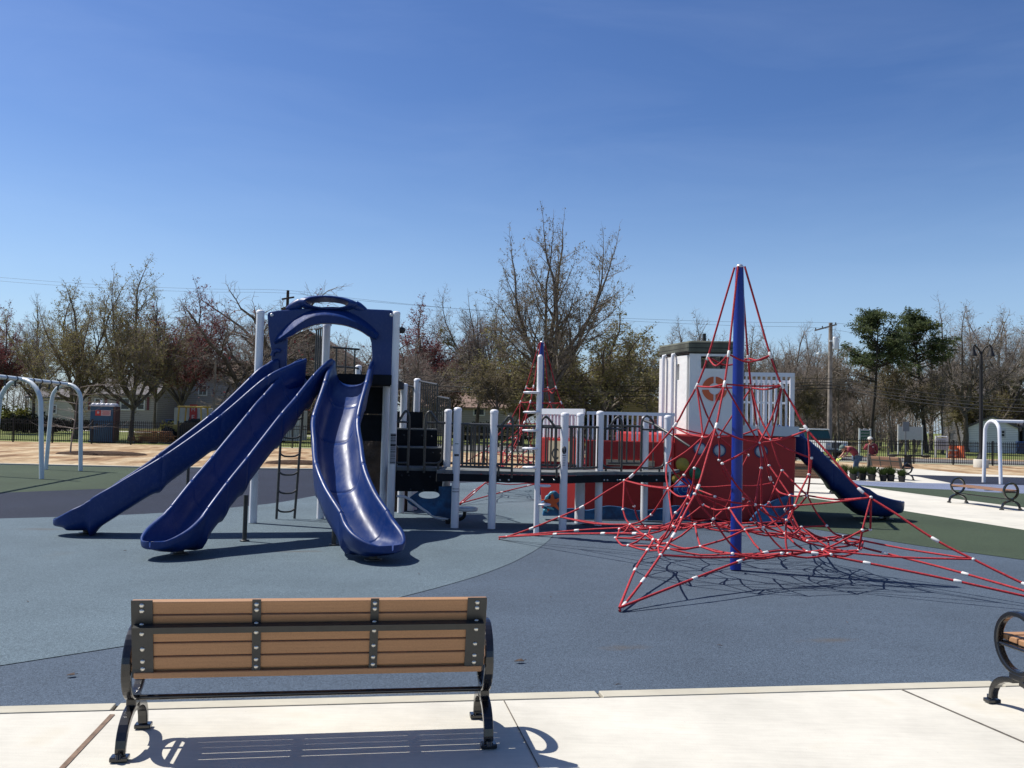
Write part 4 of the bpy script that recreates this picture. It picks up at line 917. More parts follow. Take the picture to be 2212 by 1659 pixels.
# blue waves round the foot, starfish panel, spinner panel
def wavepanel(name, px_pts, Y, th=.08, mt=None):
    mb = MB(); P = [AT(x, y, Y) for x, y in px_pts]; o = P[0]
    mb.ext([(p.x - o.x, p.z - o.z) for p in P], o, (1, 0, 0), (0, 0, 1), th); return mb.build(name, mt or M['wave'], ship, bevel=.015)
def sm(L, n=4): return [(p.x, p.y) for p in spline([V(x, y, 0) for x, y in L], n)]
wavepanel('wave_panel', sm([(1210, 1100), (1240, 1098), (1270, 1102), (1310, 1093), (1345, 1096), (1380, 1103), (1430, 1098), (1462, 1092), (1490, 1099)]) + [(1490, 1126), (1210, 1120)], 15.95)
wavepanel('wave_panel', sm([(1620, 1124), (1640, 1100), (1668, 1082), (1700, 1070), (1712, 1066), (1712, 1085)]) + [(1706, 1128), (1625, 1131)], 15.83, .1)
st = wavepanel('wave_panel', sm([(1172, 1111), (1174, 1096), (1168, 1086), (1175, 1082), (1180, 1073), (1190, 1064), (1199, 1061), (1206, 1066), (1212, 1075), (1213, 1092)]) + [(1213, 1113), (1172, 1113)], 15.75, .22)
mb = MB(); o = AT(1194, 1085, 15.62); star = []
for i in range(10):
    a = R(90 + 36 * i + 6); r = .21 if i % 2 == 0 else .062; star.append((r * math.cos(a), r * math.sin(a)))
mb.ext(star, o, (1, 0, 0), (0, 0, 1), .05); mb.build('starfish', M['orange'], st, bevel=.012)
mb = MB()
for (x0, y0, x1, y1) in ((1171, 1090, 1182, 1096), (1182, 1097, 1196, 1101), (1174, 1102, 1184, 1106), (1178, 1080, 1186, 1070), (1186, 1069, 1197, 1064)):
    mb.tube(spline([AT(x0, y0, 15.62), AT((x0 + x1) / 2, (y0 + y1) / 2 - 2, 15.60), AT(x1, y1, 15.62)], 3), [.012, .02, .026, .028, .02, .014, .01][:7], 6)
mb.build('wave_crest', M['wavelight'], st)
c = F(1478, 1055, .06); mb = MB(); mb.lathe(c, [(.19, -.02), (.19, .01), (1e-4, .012)], 32, axis=FM); spn = mb.build('spinner_panel', M['bluedisc'], ship)
mb = MB(); mb.tube([c + fn * .016 + fd * (.006 * i * .9 * math.cos(i * .42)) + Z * (.006 * i * .9 * math.sin(i * .42)) for i in range(2, 31)], .006, 6); mb.build('spiral_line', M['wavelight'], spn)
for px, py, r, mt, nm in ((1474, 1003, .12, 'yellow', 'yellow'), (1502, 1022, .11, 'greenp', 'green'), (1462, 1035, .09, 'yellow', 'y2'), (1506, 1060, .1, 'greenp', 'g2')):
    mb = MB(); mb.lathe(F(px, py, .03), [(r, -.02), (r, .01), (1e-4, .012)], 24, axis=FM); mb.build('round_panel', M[mt], ship)
# slide at the far side of the ship
sl = slide('slide', ship, [AT(1690, 921, 17.6), AT(1715, 932, 17.5), AT(1741, 950, 17.4), AT(1791, 1002, 17.3), AT(1832, 1044, 17.25), AT(1860, 1058, 17.25)], (1, 2, 3, 5), .80, W=.48, lip=.17, label='dark blue slide leaving the ship to the right', legs=((G(1915, 1121), .12, .06),), floor_exit=.17)

# ------------------------------------------------------------------ rope climbing nets
PROF = [(.018, 1.0), (.11, .702), (.15, .603), (.23, .468), (.40, .284), (.61, .157), (.8, .072), (1.0, .0)]
def prof(s):
    for (a, z), (b, y) in zip(PROF[:-1], PROF[1:]):
        if s <= b: return lerp(z, y, (s - a) / (b - a))
    return 0
def make_net(name, label, base, anchors, H, seed, cat='climbing net', group='rope climbing nets'):
    rnd = random.Random(seed); t = thing(name, label, cat, base, group=group); nodes = []; big = []
    mb = MB(); mb.tube([base, base + Z * (H * .86), base + Z * H], [.0665, .0665, .046], 24); mb.build('mast', M['bluepole'], t)
    mb = MB(); mb.lathe(base + Z * H, [(.045, -.01), (.05, .0), (.03, .03), (1e-4, .035)], 14); mb.build('mast_cap', M['alu'], t)
    dirs = [Vector((a.x - base.x, a.y - base.y, 0)) for a in anchors]; rr = .0112
    def Rg(i, s): return base + dirs[i % 4] * s + Z * (prof(s) * H)
    def Fp(i, f, s):
        p = lerp(Rg(i, s), Rg(i + 1, s), f); b = 4 * f * (1 - f); c = (.12 + .42 * s) * b
        h = lerp(prof(s), 0, 0); q = V(base.x, base.y, p.z)
        p = lerp(p, q, c); p.z -= .10 * b * (1 - s) * H / 3.6 * (s > .1)
        return V(p.x, p.y, max(.12 * min(1, b + .2), p.z) if s < .99 else p.z)
    mb0 = MB()
    for i in range(4):
        mb = MB(); mb.tube(spline([Rg(i, s) for s in (.018, .06, .11, .15, .19, .23, .31, .40, .5, .61, .72, .85, 1.0)], 3), rr * 1.12, 7); mb.build('ridge_rope', M['red_rope'], t)
        for s in (.11, .15, .23, .40, .61, .84): big.append((Rg(i, s), (Rg(i, s + .02) - Rg(i, s - .02)).normalized(), .085))
        big.append((Rg(i, .975), (Rg(i, 1) - Rg(i, .95)).normalized(), .13))
        # edge rope between neighbouring anchors
        mb = MB(); E = []
        for f in (0, .12, .25, .38, .5, .62, .75, .88, 1):
            p = Fp(i, f, 1.0); p.z = .03 + .36 * (4 * f * (1 - f)) ** .8; p = lerp(p, V(base.x, base.y, p.z), 0) ; E.append(p)
        mb.tube(spline(E, 4), rr * 1.12, 7); mb.build('edge_rope', M['red_rope'], t)
        for e in (1, 2, 3, 5, 6, 7): big.append((E[e], (E[e + 1] - E[e - 1]).normalized(), .075))
        # honeycomb rows
        rows = [(.11, 1), (.15, 1), (.235, 2), (.33, 2), (.43, 3), (.56, 3), (.71, 4)]; N = []
        for k, (s, n) in enumerate(rows):
            row = []
            for j in range(n + 1):
                f = j / n
                if n > 1 and 0 < j < n: f += rnd.uniform(-.05, .05)
                elif n > 1 and k % 2 == 1: f = .14 if j == 0 else .86
                s2 = s + (0 if f in (0, 1) else rnd.uniform(-.03, .03)); p = Fp(i, f, s2)
                if 0 < f < 1: p += V(rnd.uniform(-.06, .06), rnd.uniform(-.06, .06), rnd.uniform(-.07, .05))
                row.append(p); nodes.append(p)
            N.append(row)
        def link(a, b, sag=.03):
            mb0.tube(spline([a, lerp(a, b, .5) - Z * sag * rnd.uniform(.3, 1.6) + V(rnd.uniform(-.02, .02), rnd.uniform(-.02, .02), 0), b], 4), rr, 6, cap=False)
        ES = spline(E, 4)
        for k, row in enumerate(N):
            if k in (0, 1, 2, 4, 6):
                for a, b in zip(row[:-1], row[1:]): link(a, b, .09 if k == 0 else .03)
            if k < 2: 
                if k == 1: 
                    for a in row: link(a, min(N[2][1:-1], key=lambda b: (b - a).length))
                continue
            inner = row if k % 2 else row[1:-1]
            if k + 1 < len(N):
                nx = N[k + 1]; used = set()
                for a in inner:
                    o = sorted(range(len(nx)), key=lambda m: (nx[m] - a).length); link(a, nx[o[0]]); used.add(o[0])
                    if k % 2 == 0 and len(o) > 1: link(a, nx[o[1]]); used.add(o[1])
                for m in range(len(nx)):
                    if m not in used and not ((k + 1) % 2 == 0 and m in (0, len(nx) - 1)): link(min(row, key=lambda q: (q - nx[m]).length), nx[m])
            else:
                for a in inner: link(a, min(ES, key=lambda q: (q - a).length))
    # inner hammock net low round the mast
    I = []
    for ring, (r, n, z) in enumerate(((.40, 6, .80), (.75, 9, .52), (1.1, 12, .38), (1.45, 15, .36))):
        row = []
        for j in range(n):
            a = 2 * math.pi * (j + .5 * ring) / n + rnd.uniform(-.08, .08)
            p = base + V(math.cos(a) * r, math.sin(a) * r, z * H / 3.63 + rnd.uniform(-.05, .05)); row.append(p); nodes.append(p)
        I.append(row)
    for k, row in enumerate(I):
        for j in range(len(row)):
            if k or j % 2: mb0.tube(spline([row[j], lerp(row[j], row[(j + 1) % len(row)], .5) - Z * .04, row[(j + 1) % len(row)]], 3), rr, 6, cap=False)
        if k + 1 < len(I):
            for p in row:
                for q in sorted(I[k + 1], key=lambda b: (b - p).length)[:2 if k else 1]: mb0.tube([p, lerp(p, q, .5) - Z * .02, q], rr, 6, cap=False)
    for p in I[3] + I[0] + I[1][::2]:
        q = min(nodes[:-42], key=lambda b: (b - p).length + (0 if b.z < 1.3 else 5)); mb0.tube([p, lerp(p, q, .5), q], rr, 6, cap=False)
    for j in range(0, 0): mb0.tube([I[0][j], lerp(I[0][j], base + Z * 1.5, .5), base + Z * 1.62 + V(.06 * math.cos(j), .06 * math.sin(j), 0)], rr, 6, cap=False) if j % 2 else None
    mb0.build('net', M['red_rope'], t)
    first = None; cnt = 0
    for p, d, L in big:
        mb = MB(); mb.tube([p - d * L / 2, p - d * L * .4, p + d * L * .4, p + d * L / 2], [.013, .0185, .0185, .013], 10); mb.build('rope_clamp', M['whitecon'], t)
    seen = []; rest = MB()
    for p in nodes:
        if any((p - q).length < .04 for q in seen): continue
        seen.append(p)
    seen.sort(key=lambda p: p.y)
    me = None
    for i, p in enumerate(seen):
        if i < 95:
            if me is None:
                mb = MB(); mb.ball((0, 0, 0), .0205, 10, sc=(1, 1, .85)); first = mb.build('rope_connector', M['whitecon']); me = first.data; o = first
            else: o = bpy.data.objects.new('rope_connector', me); C.objects.link(o)
            o.location = p; adopt(o, t)
        else: rest.ball(p, .0205, 8, sc=(1, 1, .85))
    if rest.v: tag(rest.build('rope_connectors', M['whitecon'], t), kind='stuff')
    return t
nb = G(1589, 1230); aL, aF = G(1078, 1165), G(1338, 1320)
aR = nb + (nb - aL) * 1.0; aB = nb + (nb - aF) * 1.05
make_net('rope_net', 'large red rope pyramid net on a royal blue mast in front of the red ship', nb, [aF, aL, V(aB.x, aB.y, 0), V(aR.x, aR.y, 0)], ZAT(1609, 577, nb.y), 5)
fb = V(XAT(1167, 21.2, 900), 21.2, 0); fa = V(-1.0, 18.0, 0); dv = fa - fb; dn = Vector((-dv.y, dv.x, 0))
make_net('rope_net', 'far red rope net with blue mast, seen behind the thin stepping pole', fb, [fa, fb + dn * -1, fb - dv, fb + dn], 3.63, 9)

# ------------------------------------------------------------------ swing frames
def arch_pts(a, b, h):
    a = Vector(a); b = Vector(b); m = (a + b) / 2; w = (b - a).length / 2; u = (b - a).normalized(); rr = min(w * .8, .55); pts = []
    q0, q1 = lerp(a, m, .16), lerp(b, m, .16)
    pts.append(a); w2 = (q1 - q0).length / 2
    for i in range(0, 13):
        th = math.pi * i / 12; pts.append(m + u * (-math.cos(th) * w2) + Z * (h - w2 + math.sin(th) * w2))
    pts.append(b); return pts
sw = thing('swing_frame', 'pale grey arched swing frame without swings at the left edge', 'swing frame', V(-12.6, 23.5, 0))
A1, A1b = G(90, 1034.5), V(-13.25, 22.75, 0); A3, A3b = G(174, 1017), G(99, 1014)
h = 2.48
c1 = (A1 + A1b) / 2; c3 = (A3 + A3b) / 2; bd = (c1 - c3).normalized()
for a, b in ((A1, A1b), (A3, A3b)):
    mb = MB(); mb.tube(arch_pts(a, b, h), .058, 12); mb.build('arch_leg', M['swingw'], sw)
mb = MB(); mb.tube([c3 + Z * (h + .005), c1 + bd * 5.2 + Z * (h + .005)], .058, 12); mb.build('top_beam', M['swingw'], sw)
for f in (.7, 1.35, 2.0, 2.55, 3.6, 4.2, 5.0):
    p = c3 + bd * f + Z * h; mb = MB(); mb.tube([p + bd * -.03, p + bd * .03], .07, 12); mb.box(p - Z * .11, (.03, .05, .1)); mb.ball(p - Z * .17, .03, 8); mb.build('hanger', M['blackstrap'], sw)
sr = thing('swing_frame', 'white arched swing frame without swings at the right edge', 'swing frame', G(2145, 1044))
a, b = G(2125, 1042), G(2162, 1046); h2 = ZAT(2145, 910, a.y); mb = MB(); mb.tube(arch_pts(a, b, h2), .062, 12); mb.build('arch_leg', M['white'], sr)
m2 = (a + b) / 2; dd = Vector((1, -.1, 0)).normalized(); mb = MB(); mb.tube([m2 + Z * h2, m2 + dd * 6.2 + Z * h2], .055, 12); mb.build('top_beam', M['white'], sr)
mb = MB(); e0 = m2 + dd * 6.2; mb.tube(arch_pts(e0 + V(-.3, .5, 0), e0 + V(.3, -.5, 0), h2), .062, 12); mb.build('arch_leg', M['white'], sr)
p = m2 + dd * 1.05 + Z * h2; mb = MB(); mb.tube([p - dd * .03, p + dd * .03], .07, 12); mb.box(p - Z * .11, (.03, .05, .1)); mb.build('hanger', M['blackstrap'], sr)
# ------------------------------------------------------------------ boundary fence
FH = 1.27
fence = thing('metal_fence', 'long black metal picket fence round the playground, between soil and road', 'fence', V(0, 49.5, -.05))
def FY(x): return 48.8 if x < -19 else (49.9 - .02 * (x + 19))
pitch = 2.16; k = 0; pk = bpy.data.meshes
xs = [-36 + pitch * i for i in range(36)]
def fence_panel(L):
    mb = MB()
    for z, hh in ((.12, .035), (FH - .22, .035), (FH - .06, .035)): mb.box((L / 2, 0, z), (L - .06, .03, hh))
    nb_ = 20
    for i in range(nb_): mb.box(((i + .5) * (L - .06) / nb_ + .03, 0, .05 + FH / 2), (.024, .024, FH - .02))
    return mb
fp0 = None
for i, x in enumerate(xs):
    a = V(x, FY(x), -.05); b = V(x + pitch, FY(x + pitch), -.05)
    if fp0 is None:
        o = fence_panel(pitch).build('fence_panel', M['metalblack']); fp0 = o.data
        mb = MB(); mb.box((0, 0, FH / 2 + .03), (.065, .065, FH + .06)); mb.box((0, 0, FH + .07), (.085, .085, .03)); po = mb.build('post', M['metalblack']); pm0 = po.data
    else:
        o = bpy.data.objects.new('fence_panel', fp0); C.objects.link(o); po = bpy.data.objects.new('post', pm0); C.objects.link(po)
    o.location = a; o.rotation_euler.z = math.atan2(b.y - a.y, b.x - a.x); adopt(o, fence)
    po.location = a; adopt(po, fence)

# ------------------------------------------------------------------ trees
class Segs:
    def __init__(s): s.a = []
    def add(s, p, q, r0, r1): s.a.append((p.x, p.y, p.z, q.x, q.y, q.z, r0, r1))
def segs_mesh(name, S_, n, mt, smooth=False):
    A = np.array(S_.a, dtype=np.float64); P = A[:, 0:3]; Q = A[:, 3:6]; d = Q - P; d /= np.maximum(1e-9, np.linalg.norm(d, axis=1, keepdims=True))
    ref = np.where(np.abs(d[:, 2:3]) < .9, np.array([[0, 0, 1.]]), np.array([[1., 0, 0]]))
    x = np.cross(d, ref); x /= np.linalg.norm(x, axis=1, keepdims=True); y = np.cross(d, x); m = len(A)
    vs = np.zeros((m, 2 * n, 3))
    for j in range(n):
        a = 2 * math.pi * j / n; o = x * math.cos(a) + y * math.sin(a)
        vs[:, j] = P + o * A[:, 6:7]; vs[:, n + j] = Q + o * A[:, 7:8]
    base = (np.arange(m) * 2 * n)[:, None]; fl = []
    for j in range(n):
        k = (j + 1) % n; fl.append(np.concatenate([base + j, base + k, base + n + k, base + n + j], 1))
    F_ = np.stack(fl, 1).reshape(-1, 4)
    return quads_mesh(name, vs.reshape(-1, 3), F_, mt, smooth)
def quads_mesh(name, vs, F_, mt, smooth=False, mids=None):
    me = bpy.data.meshes.new(name); nf, k = F_.shape
    me.vertices.add(len(vs)); me.vertices.foreach_set('co', vs.ravel())
    me.loops.add(nf * k); me.loops.foreach_set('vertex_index', F_.ravel().astype(np.int32))
    me.polygons.add(nf); me.polygons.foreach_set('loop_start', np.arange(0, nf * k, k, dtype=np.int32)); me.polygons.foreach_set('loop_total', np.full(nf, k, dtype=np.int32))
    if smooth: me.polygons.foreach_set('use_smooth', np.ones(nf, dtype=bool))
    for m in (mt if isinstance(mt, (list, tuple)) else [mt]): me.materials.append(m)
    if mids is not None: me.polygons.foreach_set('material_index', mids.astype(np.int32))
    me.update(); me.validate(); return me
def leaf_verts(P, size, rng, flat=0.0, elong=1.0):
    n = len(P); P = np.asarray(P, dtype=np.float64)
    u = rng.normal(size=(n, 3)); u /= np.linalg.norm(u, axis=1, keepdims=True); w_ = rng.normal(size=(n, 3)); w_[:, 2] *= (1 - flat)
    v = np.cross(u, w_); v /= np.linalg.norm(v, axis=1, keepdims=True); s = (size * rng.uniform(.55, 1.45, (n, 1)))
    a = u * s * elong; b = v * s * .5
    vs = np.stack([P - a, P + b, P + a, P - b], 1).reshape(-1, 3)
    return vs, (np.arange(n)[:, None] * 4 + np.arange(4)[None])
def tree_template(seed, H, trunk_r=.2, fork=.25, limbs=5, spread=42, levels=4, dens=1.0, up=.06, twig_r=.008, gnarl=.12, droop=0.0, ratio=.62, leaf=0, leaf_size=.09, crown_w=None, leader=.5, leaf_elong=1.0):
    rnd = random.Random(seed); rng = np.random.default_rng(seed); T, L, W = Segs(), Segs(), Segs(); tips = []
    def rv(s): return V(rnd.gauss(0, s), rnd.gauss(0, s), rnd.gauss(0, s))
    def branch(p, d, length, r, lev):
        n = max(2, int(length / (.9 if lev < 2 else .5))); st = length / n; S_ = T if lev == 0 else (L if lev < 3 else W)
        r_end = r * (.45 if lev < levels else .5)
        for i in range(n):
            tr = up if lev < 3 else up * .6 - droop
            d = (d + rv(gnarl * (.5 if lev == 0 else 1)) + Z * tr).normalized(); q = p + d * st
            ra, rb = lerp(r, r_end, i / n), lerp(r, r_end, (i + 1) / n); S_.add(p, q, ra, rb)
            f = (i + 1) / n
            if lev < levels and lev > 0 and f > .25:
                nb_ = dens * (1.0, 1.9, 2.9, 4.6)[min(lev, 3)] * st
                while nb_ > 0:
                    if rnd.random() < nb_:
                        ax = d.cross(rv(1)).normalized(); dd = Matrix.Rotation(R(rnd.uniform(28, 62)), 3, ax) @ d
                        ln = max(.35, length * ratio * rnd.uniform(.5, 1.0) * (1.15 - .55 * f)); branch(p.lerp(q, rnd.random()), dd, ln, max(twig_r, rb * .55), lev + 1)
                    nb_ -= 1
            elif lev == levels:
                tips.append(q)
                for _ in range(2):
                    if rnd.random() < .8: W.add(q, q + (d + rv(.75)).normalized() * rnd.uniform(.18, .42), .0055, .004)
            p = q
        if 0 < lev < levels: branch(p, d, length * ratio * .7, max(twig_r, r_end), lev + 1)
        return p, d
    # trunk and limbs
    tr_len = H * fork; p, d = branch(V(0, 0, -.1), Z.copy(), tr_len, trunk_r, 0)
    T.add(V(0, 0, -.1), V(0, 0, .35), trunk_r * 1.55, trunk_r * 1.02)
    cl = H * (1 - fork)
    for i in range(limbs):
        a = 2 * math.pi * (i + rnd.uniform(-.25, .25)) / limbs; sp_ = R(spread * rnd.uniform(.55, 1.25)) * (leader * .3 if i == 0 else 1)
        dd = V(math.cos(a) * math.sin(sp_), math.sin(a) * math.sin(sp_), math.cos(sp_)); st = V(0, 0, tr_len * rnd.uniform(.72, 1.0)) + V(p.x, p.y, 0) * .9
        branch(st, dd, cl * .56 * rnd.uniform(.8, 1.08) * (1.12 if i == 0 else 1), trunk_r * (.72 if i == 0 else .52), 1)
    S2 = Segs(); S2.a = T.a + L.a
    trunk = segs_mesh('trunk', S2, 6, None, True); trunk.materials.clear()
    out = {'trunk': trunk, 'W': W, 'tips': tips, 'rng': rng}
    return out
def finish(tp, bark, twig, leaf_m=None, n_leaf=0, size=.1, elong=1.0, filt=None):
    trunk = tp['trunk'].copy(); trunk.materials.clear(); trunk.materials.append(bark)
    W = tp['W']; n = 3; cm = None
    A = np.array(W.a); P = A[:, 0:3]; Q = A[:, 3:6]; d = Q - P; d /= np.maximum(1e-9, np.linalg.norm(d, axis=1, keepdims=True))
    ref = np.where(np.abs(d[:, 2:3]) < .9, np.array([[0, 0, 1.]]), np.array([[1., 0, 0]])); x = np.cross(d, ref); x /= np.linalg.norm(x, axis=1, keepdims=True); y = np.cross(d, x)
    vs = np.zeros((len(A), 6, 3))
    for j in range(3):
        a = 2 * math.pi * j / 3; o = x * math.cos(a) + y * math.sin(a); vs[:, j] = P + o * A[:, 6:7]; vs[:, 3 + j] = Q + o * A[:, 7:8]
    base = (np.arange(len(A)) * 6)[:, None]; F_ = np.concatenate([np.concatenate([base + j, base + (j + 1) % 3, base + 3 + (j + 1) % 3, base + 3 + j], 1) for j in range(3)])
    vs = vs.reshape(-1, 3); mids = np.zeros(len(F_), dtype=np.int32); mts = [twig]
    if leaf_m is not None and n_leaf:
        rng = tp['rng']; idx = rng.integers(0, len(A), n_leaf)
        if filt is not None: idx = idx[filt(Q[idx])]
        t = rng.random((len(idx), 1)); LP = P[idx] * (1 - t) + Q[idx] * t + rng.normal(size=(len(idx), 3)) * .07
        lv, lf = leaf_verts(LP, size, rng, elong=elong); F_ = np.concatenate([F_, lf + len(vs)]); vs = np.concatenate([vs, lv]); mids = np.concatenate([mids, np.ones(len(lf), dtype=np.int32)]); mts.append(leaf_m)
    return trunk, quads_mesh('crown', vs, F_, mts, False, mids)
def put_tree(name, label, meshes, loc, s=1.0, rz=0, cat='tree', group=None, sxy=None):
    t = thing(name, label, cat, loc, rz, group)
    for nm, me in zip(('trunk', 'crown'), meshes):
        o = bpy.data.objects.new(nm, me); C.objects.link(o); o.parent = t
    t.scale = (sxy or s, sxy or s, s); return t
def foliage_blob(name, rng, pts, size, mt, elong=1.4): 
    v_, f_ = leaf_verts(pts, size, rng, elong=elong); return quads_mesh(name, v_, f_, mt)
TP = {}
TP['big'] = finish(tree_template(206, 16.5, .30, .24, 8, 42, 4, .95, .10, .008, .10, ratio=.60, leader=.6), M['bark'], M['twig'], M['bud_tan'], 12000, .055, 1.3)
TP['leafy'] = finish(tree_template(216, 14.5, .26, .2, 8, 50, 4, 1.1, .07, .008, .12, ratio=.6, leader=.6), M['bark'], M['twig'], M['bud_green'], 17000, .056, 1.3)
TP['leafy2'] = finish(tree_template(214, 14.5, .26, .2, 8, 50, 4, 1.1, .07, .008, .12, ratio=.6, leader=.6), M['bark'], M['twig'], M['bud_green'], 19000, .056, 1.3)
TP['red'] = finish(tree_template(31, 11.5, .22, .22, 7, 40, 4, 1.3, .10, .008, .12), M['bark'], M['twig'], M['bud_red'], 20000, .055, 1.3)
TP['bare'] = finish(tree_template(110, 12, .2, .26, 8, 44, 4, 1.35, .08, .008, .12, ratio=.62, leader=.6), M['bark'], M['twig'])
TP['bare2'] = finish(tree_template(105, 12, .2, .30, 8, 38, 4, 1.35, .11, .008, .11, ratio=.62, leader=.7), M['bark'], M['twig_pale'], M['bud_tan'], 900, .07)
TP['gnarl'] = finish(tree_template(47, 11, .28, .24, 6, 60, 4, 1.5, .02, .008, .24, ratio=.64), M['bark'], M['twig'], M['bud_red'], 500, .06)
TP['round'] = finish(tree_template(53, 10.5, .24, .22, 9, 60, 4, 1.5, .05, .008, .14), M['bark'], M['twig'], M['bud_green'], 26000, .062, 1.2)
TP['tall'] = finish(tree_template(59, 14, .15, .5, 5, 26, 4, 1.0, .14, .008, .10, ratio=.58), M['bark'], M['twig'], M['bud_tan'], 1500, .07)
TP['wood'] = finish(tree_template(61, 9, .1, .4, 5, 36, 4, 1.2, .1, .009, .14), M['bark'], M['twig'], M['bud_tan'], 3500, .08)
# pines: bare pole, a flat-topped head of dark needle tufts on crooked limbs
def pine(seed, H):
    rnd = random.Random(seed); rng = np.random.default_rng(seed); T = Segs(); pts = []
    p = V(0, 0, -.1); d = Z.copy(); path = [p]
    for i in range(14):
        d = (d + V(rnd.gauss(0, .03), rnd.gauss(0, .03), .1)).normalized(); q = p + d * (H / 14); T.add(p, q, .21 * (1 - i / 16.5), .21 * (1 - (i + 1) / 16.5)); p = q; path.append(p)
    for i in range(44):
        z = rnd.uniform(.52, 1.0); k = z * 14; b = path[min(14, int(k))]; a = rnd.uniform(0, 6.28); el = lerp(-.05, .9, (z - .5) * 2) * rnd.uniform(.6, 1.1); ln = lerp(3.3, 1.0, max(0, (z - .62) / .38) ** 1.5) * rnd.uniform(.7, 1.1) * (.7 if z < .62 else 1)
        dd = V(math.cos(a), math.sin(a), el).normalized(); q = V(b.x, b.y, z * H); n = 5
        for j in range(n):
            dd = (dd + V(rnd.gauss(0, .12), rnd.gauss(0, .12), .1)).normalized(); q2 = q + dd * ln / n; T.add(q, q2, .05 * (1 - j / n) + .014, .05 * (1 - (j + 1) / n) + .014); q = q2
            if j >= 2 and z > .58:
                for _ in range(3):
                    c = q + V(rnd.gauss(0, .42), rnd.gauss(0, .42), rnd.gauss(.1, .22)); T.add(q, c, .012, .008)
                    m_ = rnd.randint(26, 46); pts.append(np.array(c)[None] + rng.normal(size=(m_, 3)) * np.array([.24, .24, .13]))
    P = np.concatenate(pts); tr = segs_mesh('trunk', T, 6, M['bark_dark'], True); v_, f_ = leaf_verts(P, .085, rng, elong=1.8)
    return tr, quads_mesh('crown', v_, f_, M['needle'])
TP['pine'] = pine(5, 13.5); TP['pine2'] = pine(8, 13.5)
def bush(seed, rx, ry, h, n, size, mt, stem=True, base=.12):
    rnd = random.Random(seed); rng = np.random.default_rng(seed); T = Segs(); pts = []
    for i in range(26):
        a = rnd.uniform(0, 6.28); r = rnd.random() ** .5; q = V(math.cos(a) * r * rx * .8, math.sin(a) * r * ry * .8, h * rnd.uniform(.3, .88) * (1.05 - .5 * r * r)); T.add(V(q.x * .2, q.y * .2, 0), q, .03, .012)
        pts.append(np.array(q)[None] + rng.normal(size=(n // 26, 3)) * np.array([rx * .2, ry * .2, h * .13]))
    P = np.concatenate(pts); P[:, 2] = np.abs(P[:, 2] - base) + base; v_, f_ = leaf_verts(P, size, rng, elong=1.4)
    return segs_mesh('stem', T, 4, M['bark_dark'], True), quads_mesh('foliage', v_, f_, mt)
def put_bush(name, label, meshes, loc, s=1, cat='shrub', group=None, rz=0):
    t = thing(name, label, cat, loc, rz, group)
    for nm, me in zip(('stem', 'foliage'), meshes): o = bpy.data.objects.new(nm, me); C.objects.link(o); o.parent = t
    t.scale = (s, s, s); return t
def tree_at(kind, px, ytop, Y, H0, name, label, rz, group=None, wide=1.0, py=915):
    p = AT(px, py, Y); h = ZAT(px, ytop, Y) + .06; s = h / H0
    return put_tree(name, label, TP[kind], V(p.x, Y, -.06), s, R(rz), group=group, sxy=s * wide)
def true_h(kind): return max(np.array([v.co.z for v in TP[kind][1].vertices]).max(), 1)
HT = {k: true_h(k) for k in TP}
def T_(kind, px, ytop, Y, name, label, rz, group=None, wide=1.0): return tree_at(kind, px, ytop, Y, HT[kind], name, label, rz, group, wide)
GL = 'trees beyond the fence on the left'; GC = 'trees beyond the fence in the middle'; GR = 'trees at the edge of the right hand wood'
T_('leafy', 163, 590, 56, 'maple_tree', 'olive budding tree with thick trunk just left of the blue portable toilet', 20, GL, .95)
T_('leafy2', 285, 535, 58, 'maple_tree', 'tallest olive budding tree on the left, its trunk right of the portable toilet', 75, GL, .95)
T_('red', 392, 588, 62, 'red_maple_tree', 'red tinged budding tree leaning beside the tallest left tree', 130, GL, .95)
T_('red', -8, 645, 66, 'red_maple_tree', 'reddish tree cut off by the left edge of the picture', 40, GL, .9)
T_('bare', 70, 632, 72, 'bare_tree', 'pale leafless tree near the left edge behind the swing frame', 12, GL, .95)
T_('bare', 335, 640, 78, 'bare_tree', 'leafless tree with several dark stems before the grey house', 200, GL, .9)
T_('gnarl', 520, 612, 66, 'bare_tree', 'gnarled leafless tree just left of the slide tower', 210, GL, 1.05)
T_('gnarl', 640, 640, 72, 'bare_tree', 'gnarled leafless tree behind the left post of the slide tower', 80, GL, 1.05)
T_('gnarl', 795, 700, 74, 'bare_tree', 'twiggy leafless tree seen through the right half of the arched hood', 300, GC, 1.0)
T_('red', 935, 632, 74, 'red_maple_tree', 'crimson budding tree right of the slide tower', 250, GC, 1.15)
T_('bare', 885, 705, 66, 'bare_tree', 'low spreading grey tree below the crimson one', 150, GC, 1.25)
T_('bare2', 1030, 598, 70, 'bare_tree', 'slender upright leafless tree left of the tallest tree', 170, GC, .9)
T_('big', 1198, 450, 60, 'maple_tree', 'tallest tree in the middle with bare spreading limbs and small tan buds', 35, GC, .9)
T_('round', 1308, 640, 66, 'oak_tree', 'round headed olive tree behind the tallest middle tree on its right', 20, GC, 1.25)
T_('round', 1120, 668, 70, 'oak_tree', 'olive brown tree behind the thin stepping pole, left of the tallest tree', 140, GC, 1.1)
T_('wood', 1075, 762, 62, 'young_tree', 'small ochre budding tree left of the stepping pole', 80, GC, 1.35)
T_('wood', 985, 800, 76, 'young_tree', 'small dark tree before the brown roofed house in the middle', 10, GC, 1.2)
T_('wood', 1400, 735, 72, 'young_tree', 'olive young tree directly left of the white wheelhouse', 60, GC, 1.1)
T_('bare2', 1498, 665, 84, 'bare_tree', 'pale leafless tree rising behind the wheelhouse roof', 260, GC, 1.1)
T_('tall', 1625, 690, 86, 'bare_tree', 'pale leafless tree just right of the royal blue mast', 0, GR, 1.3)
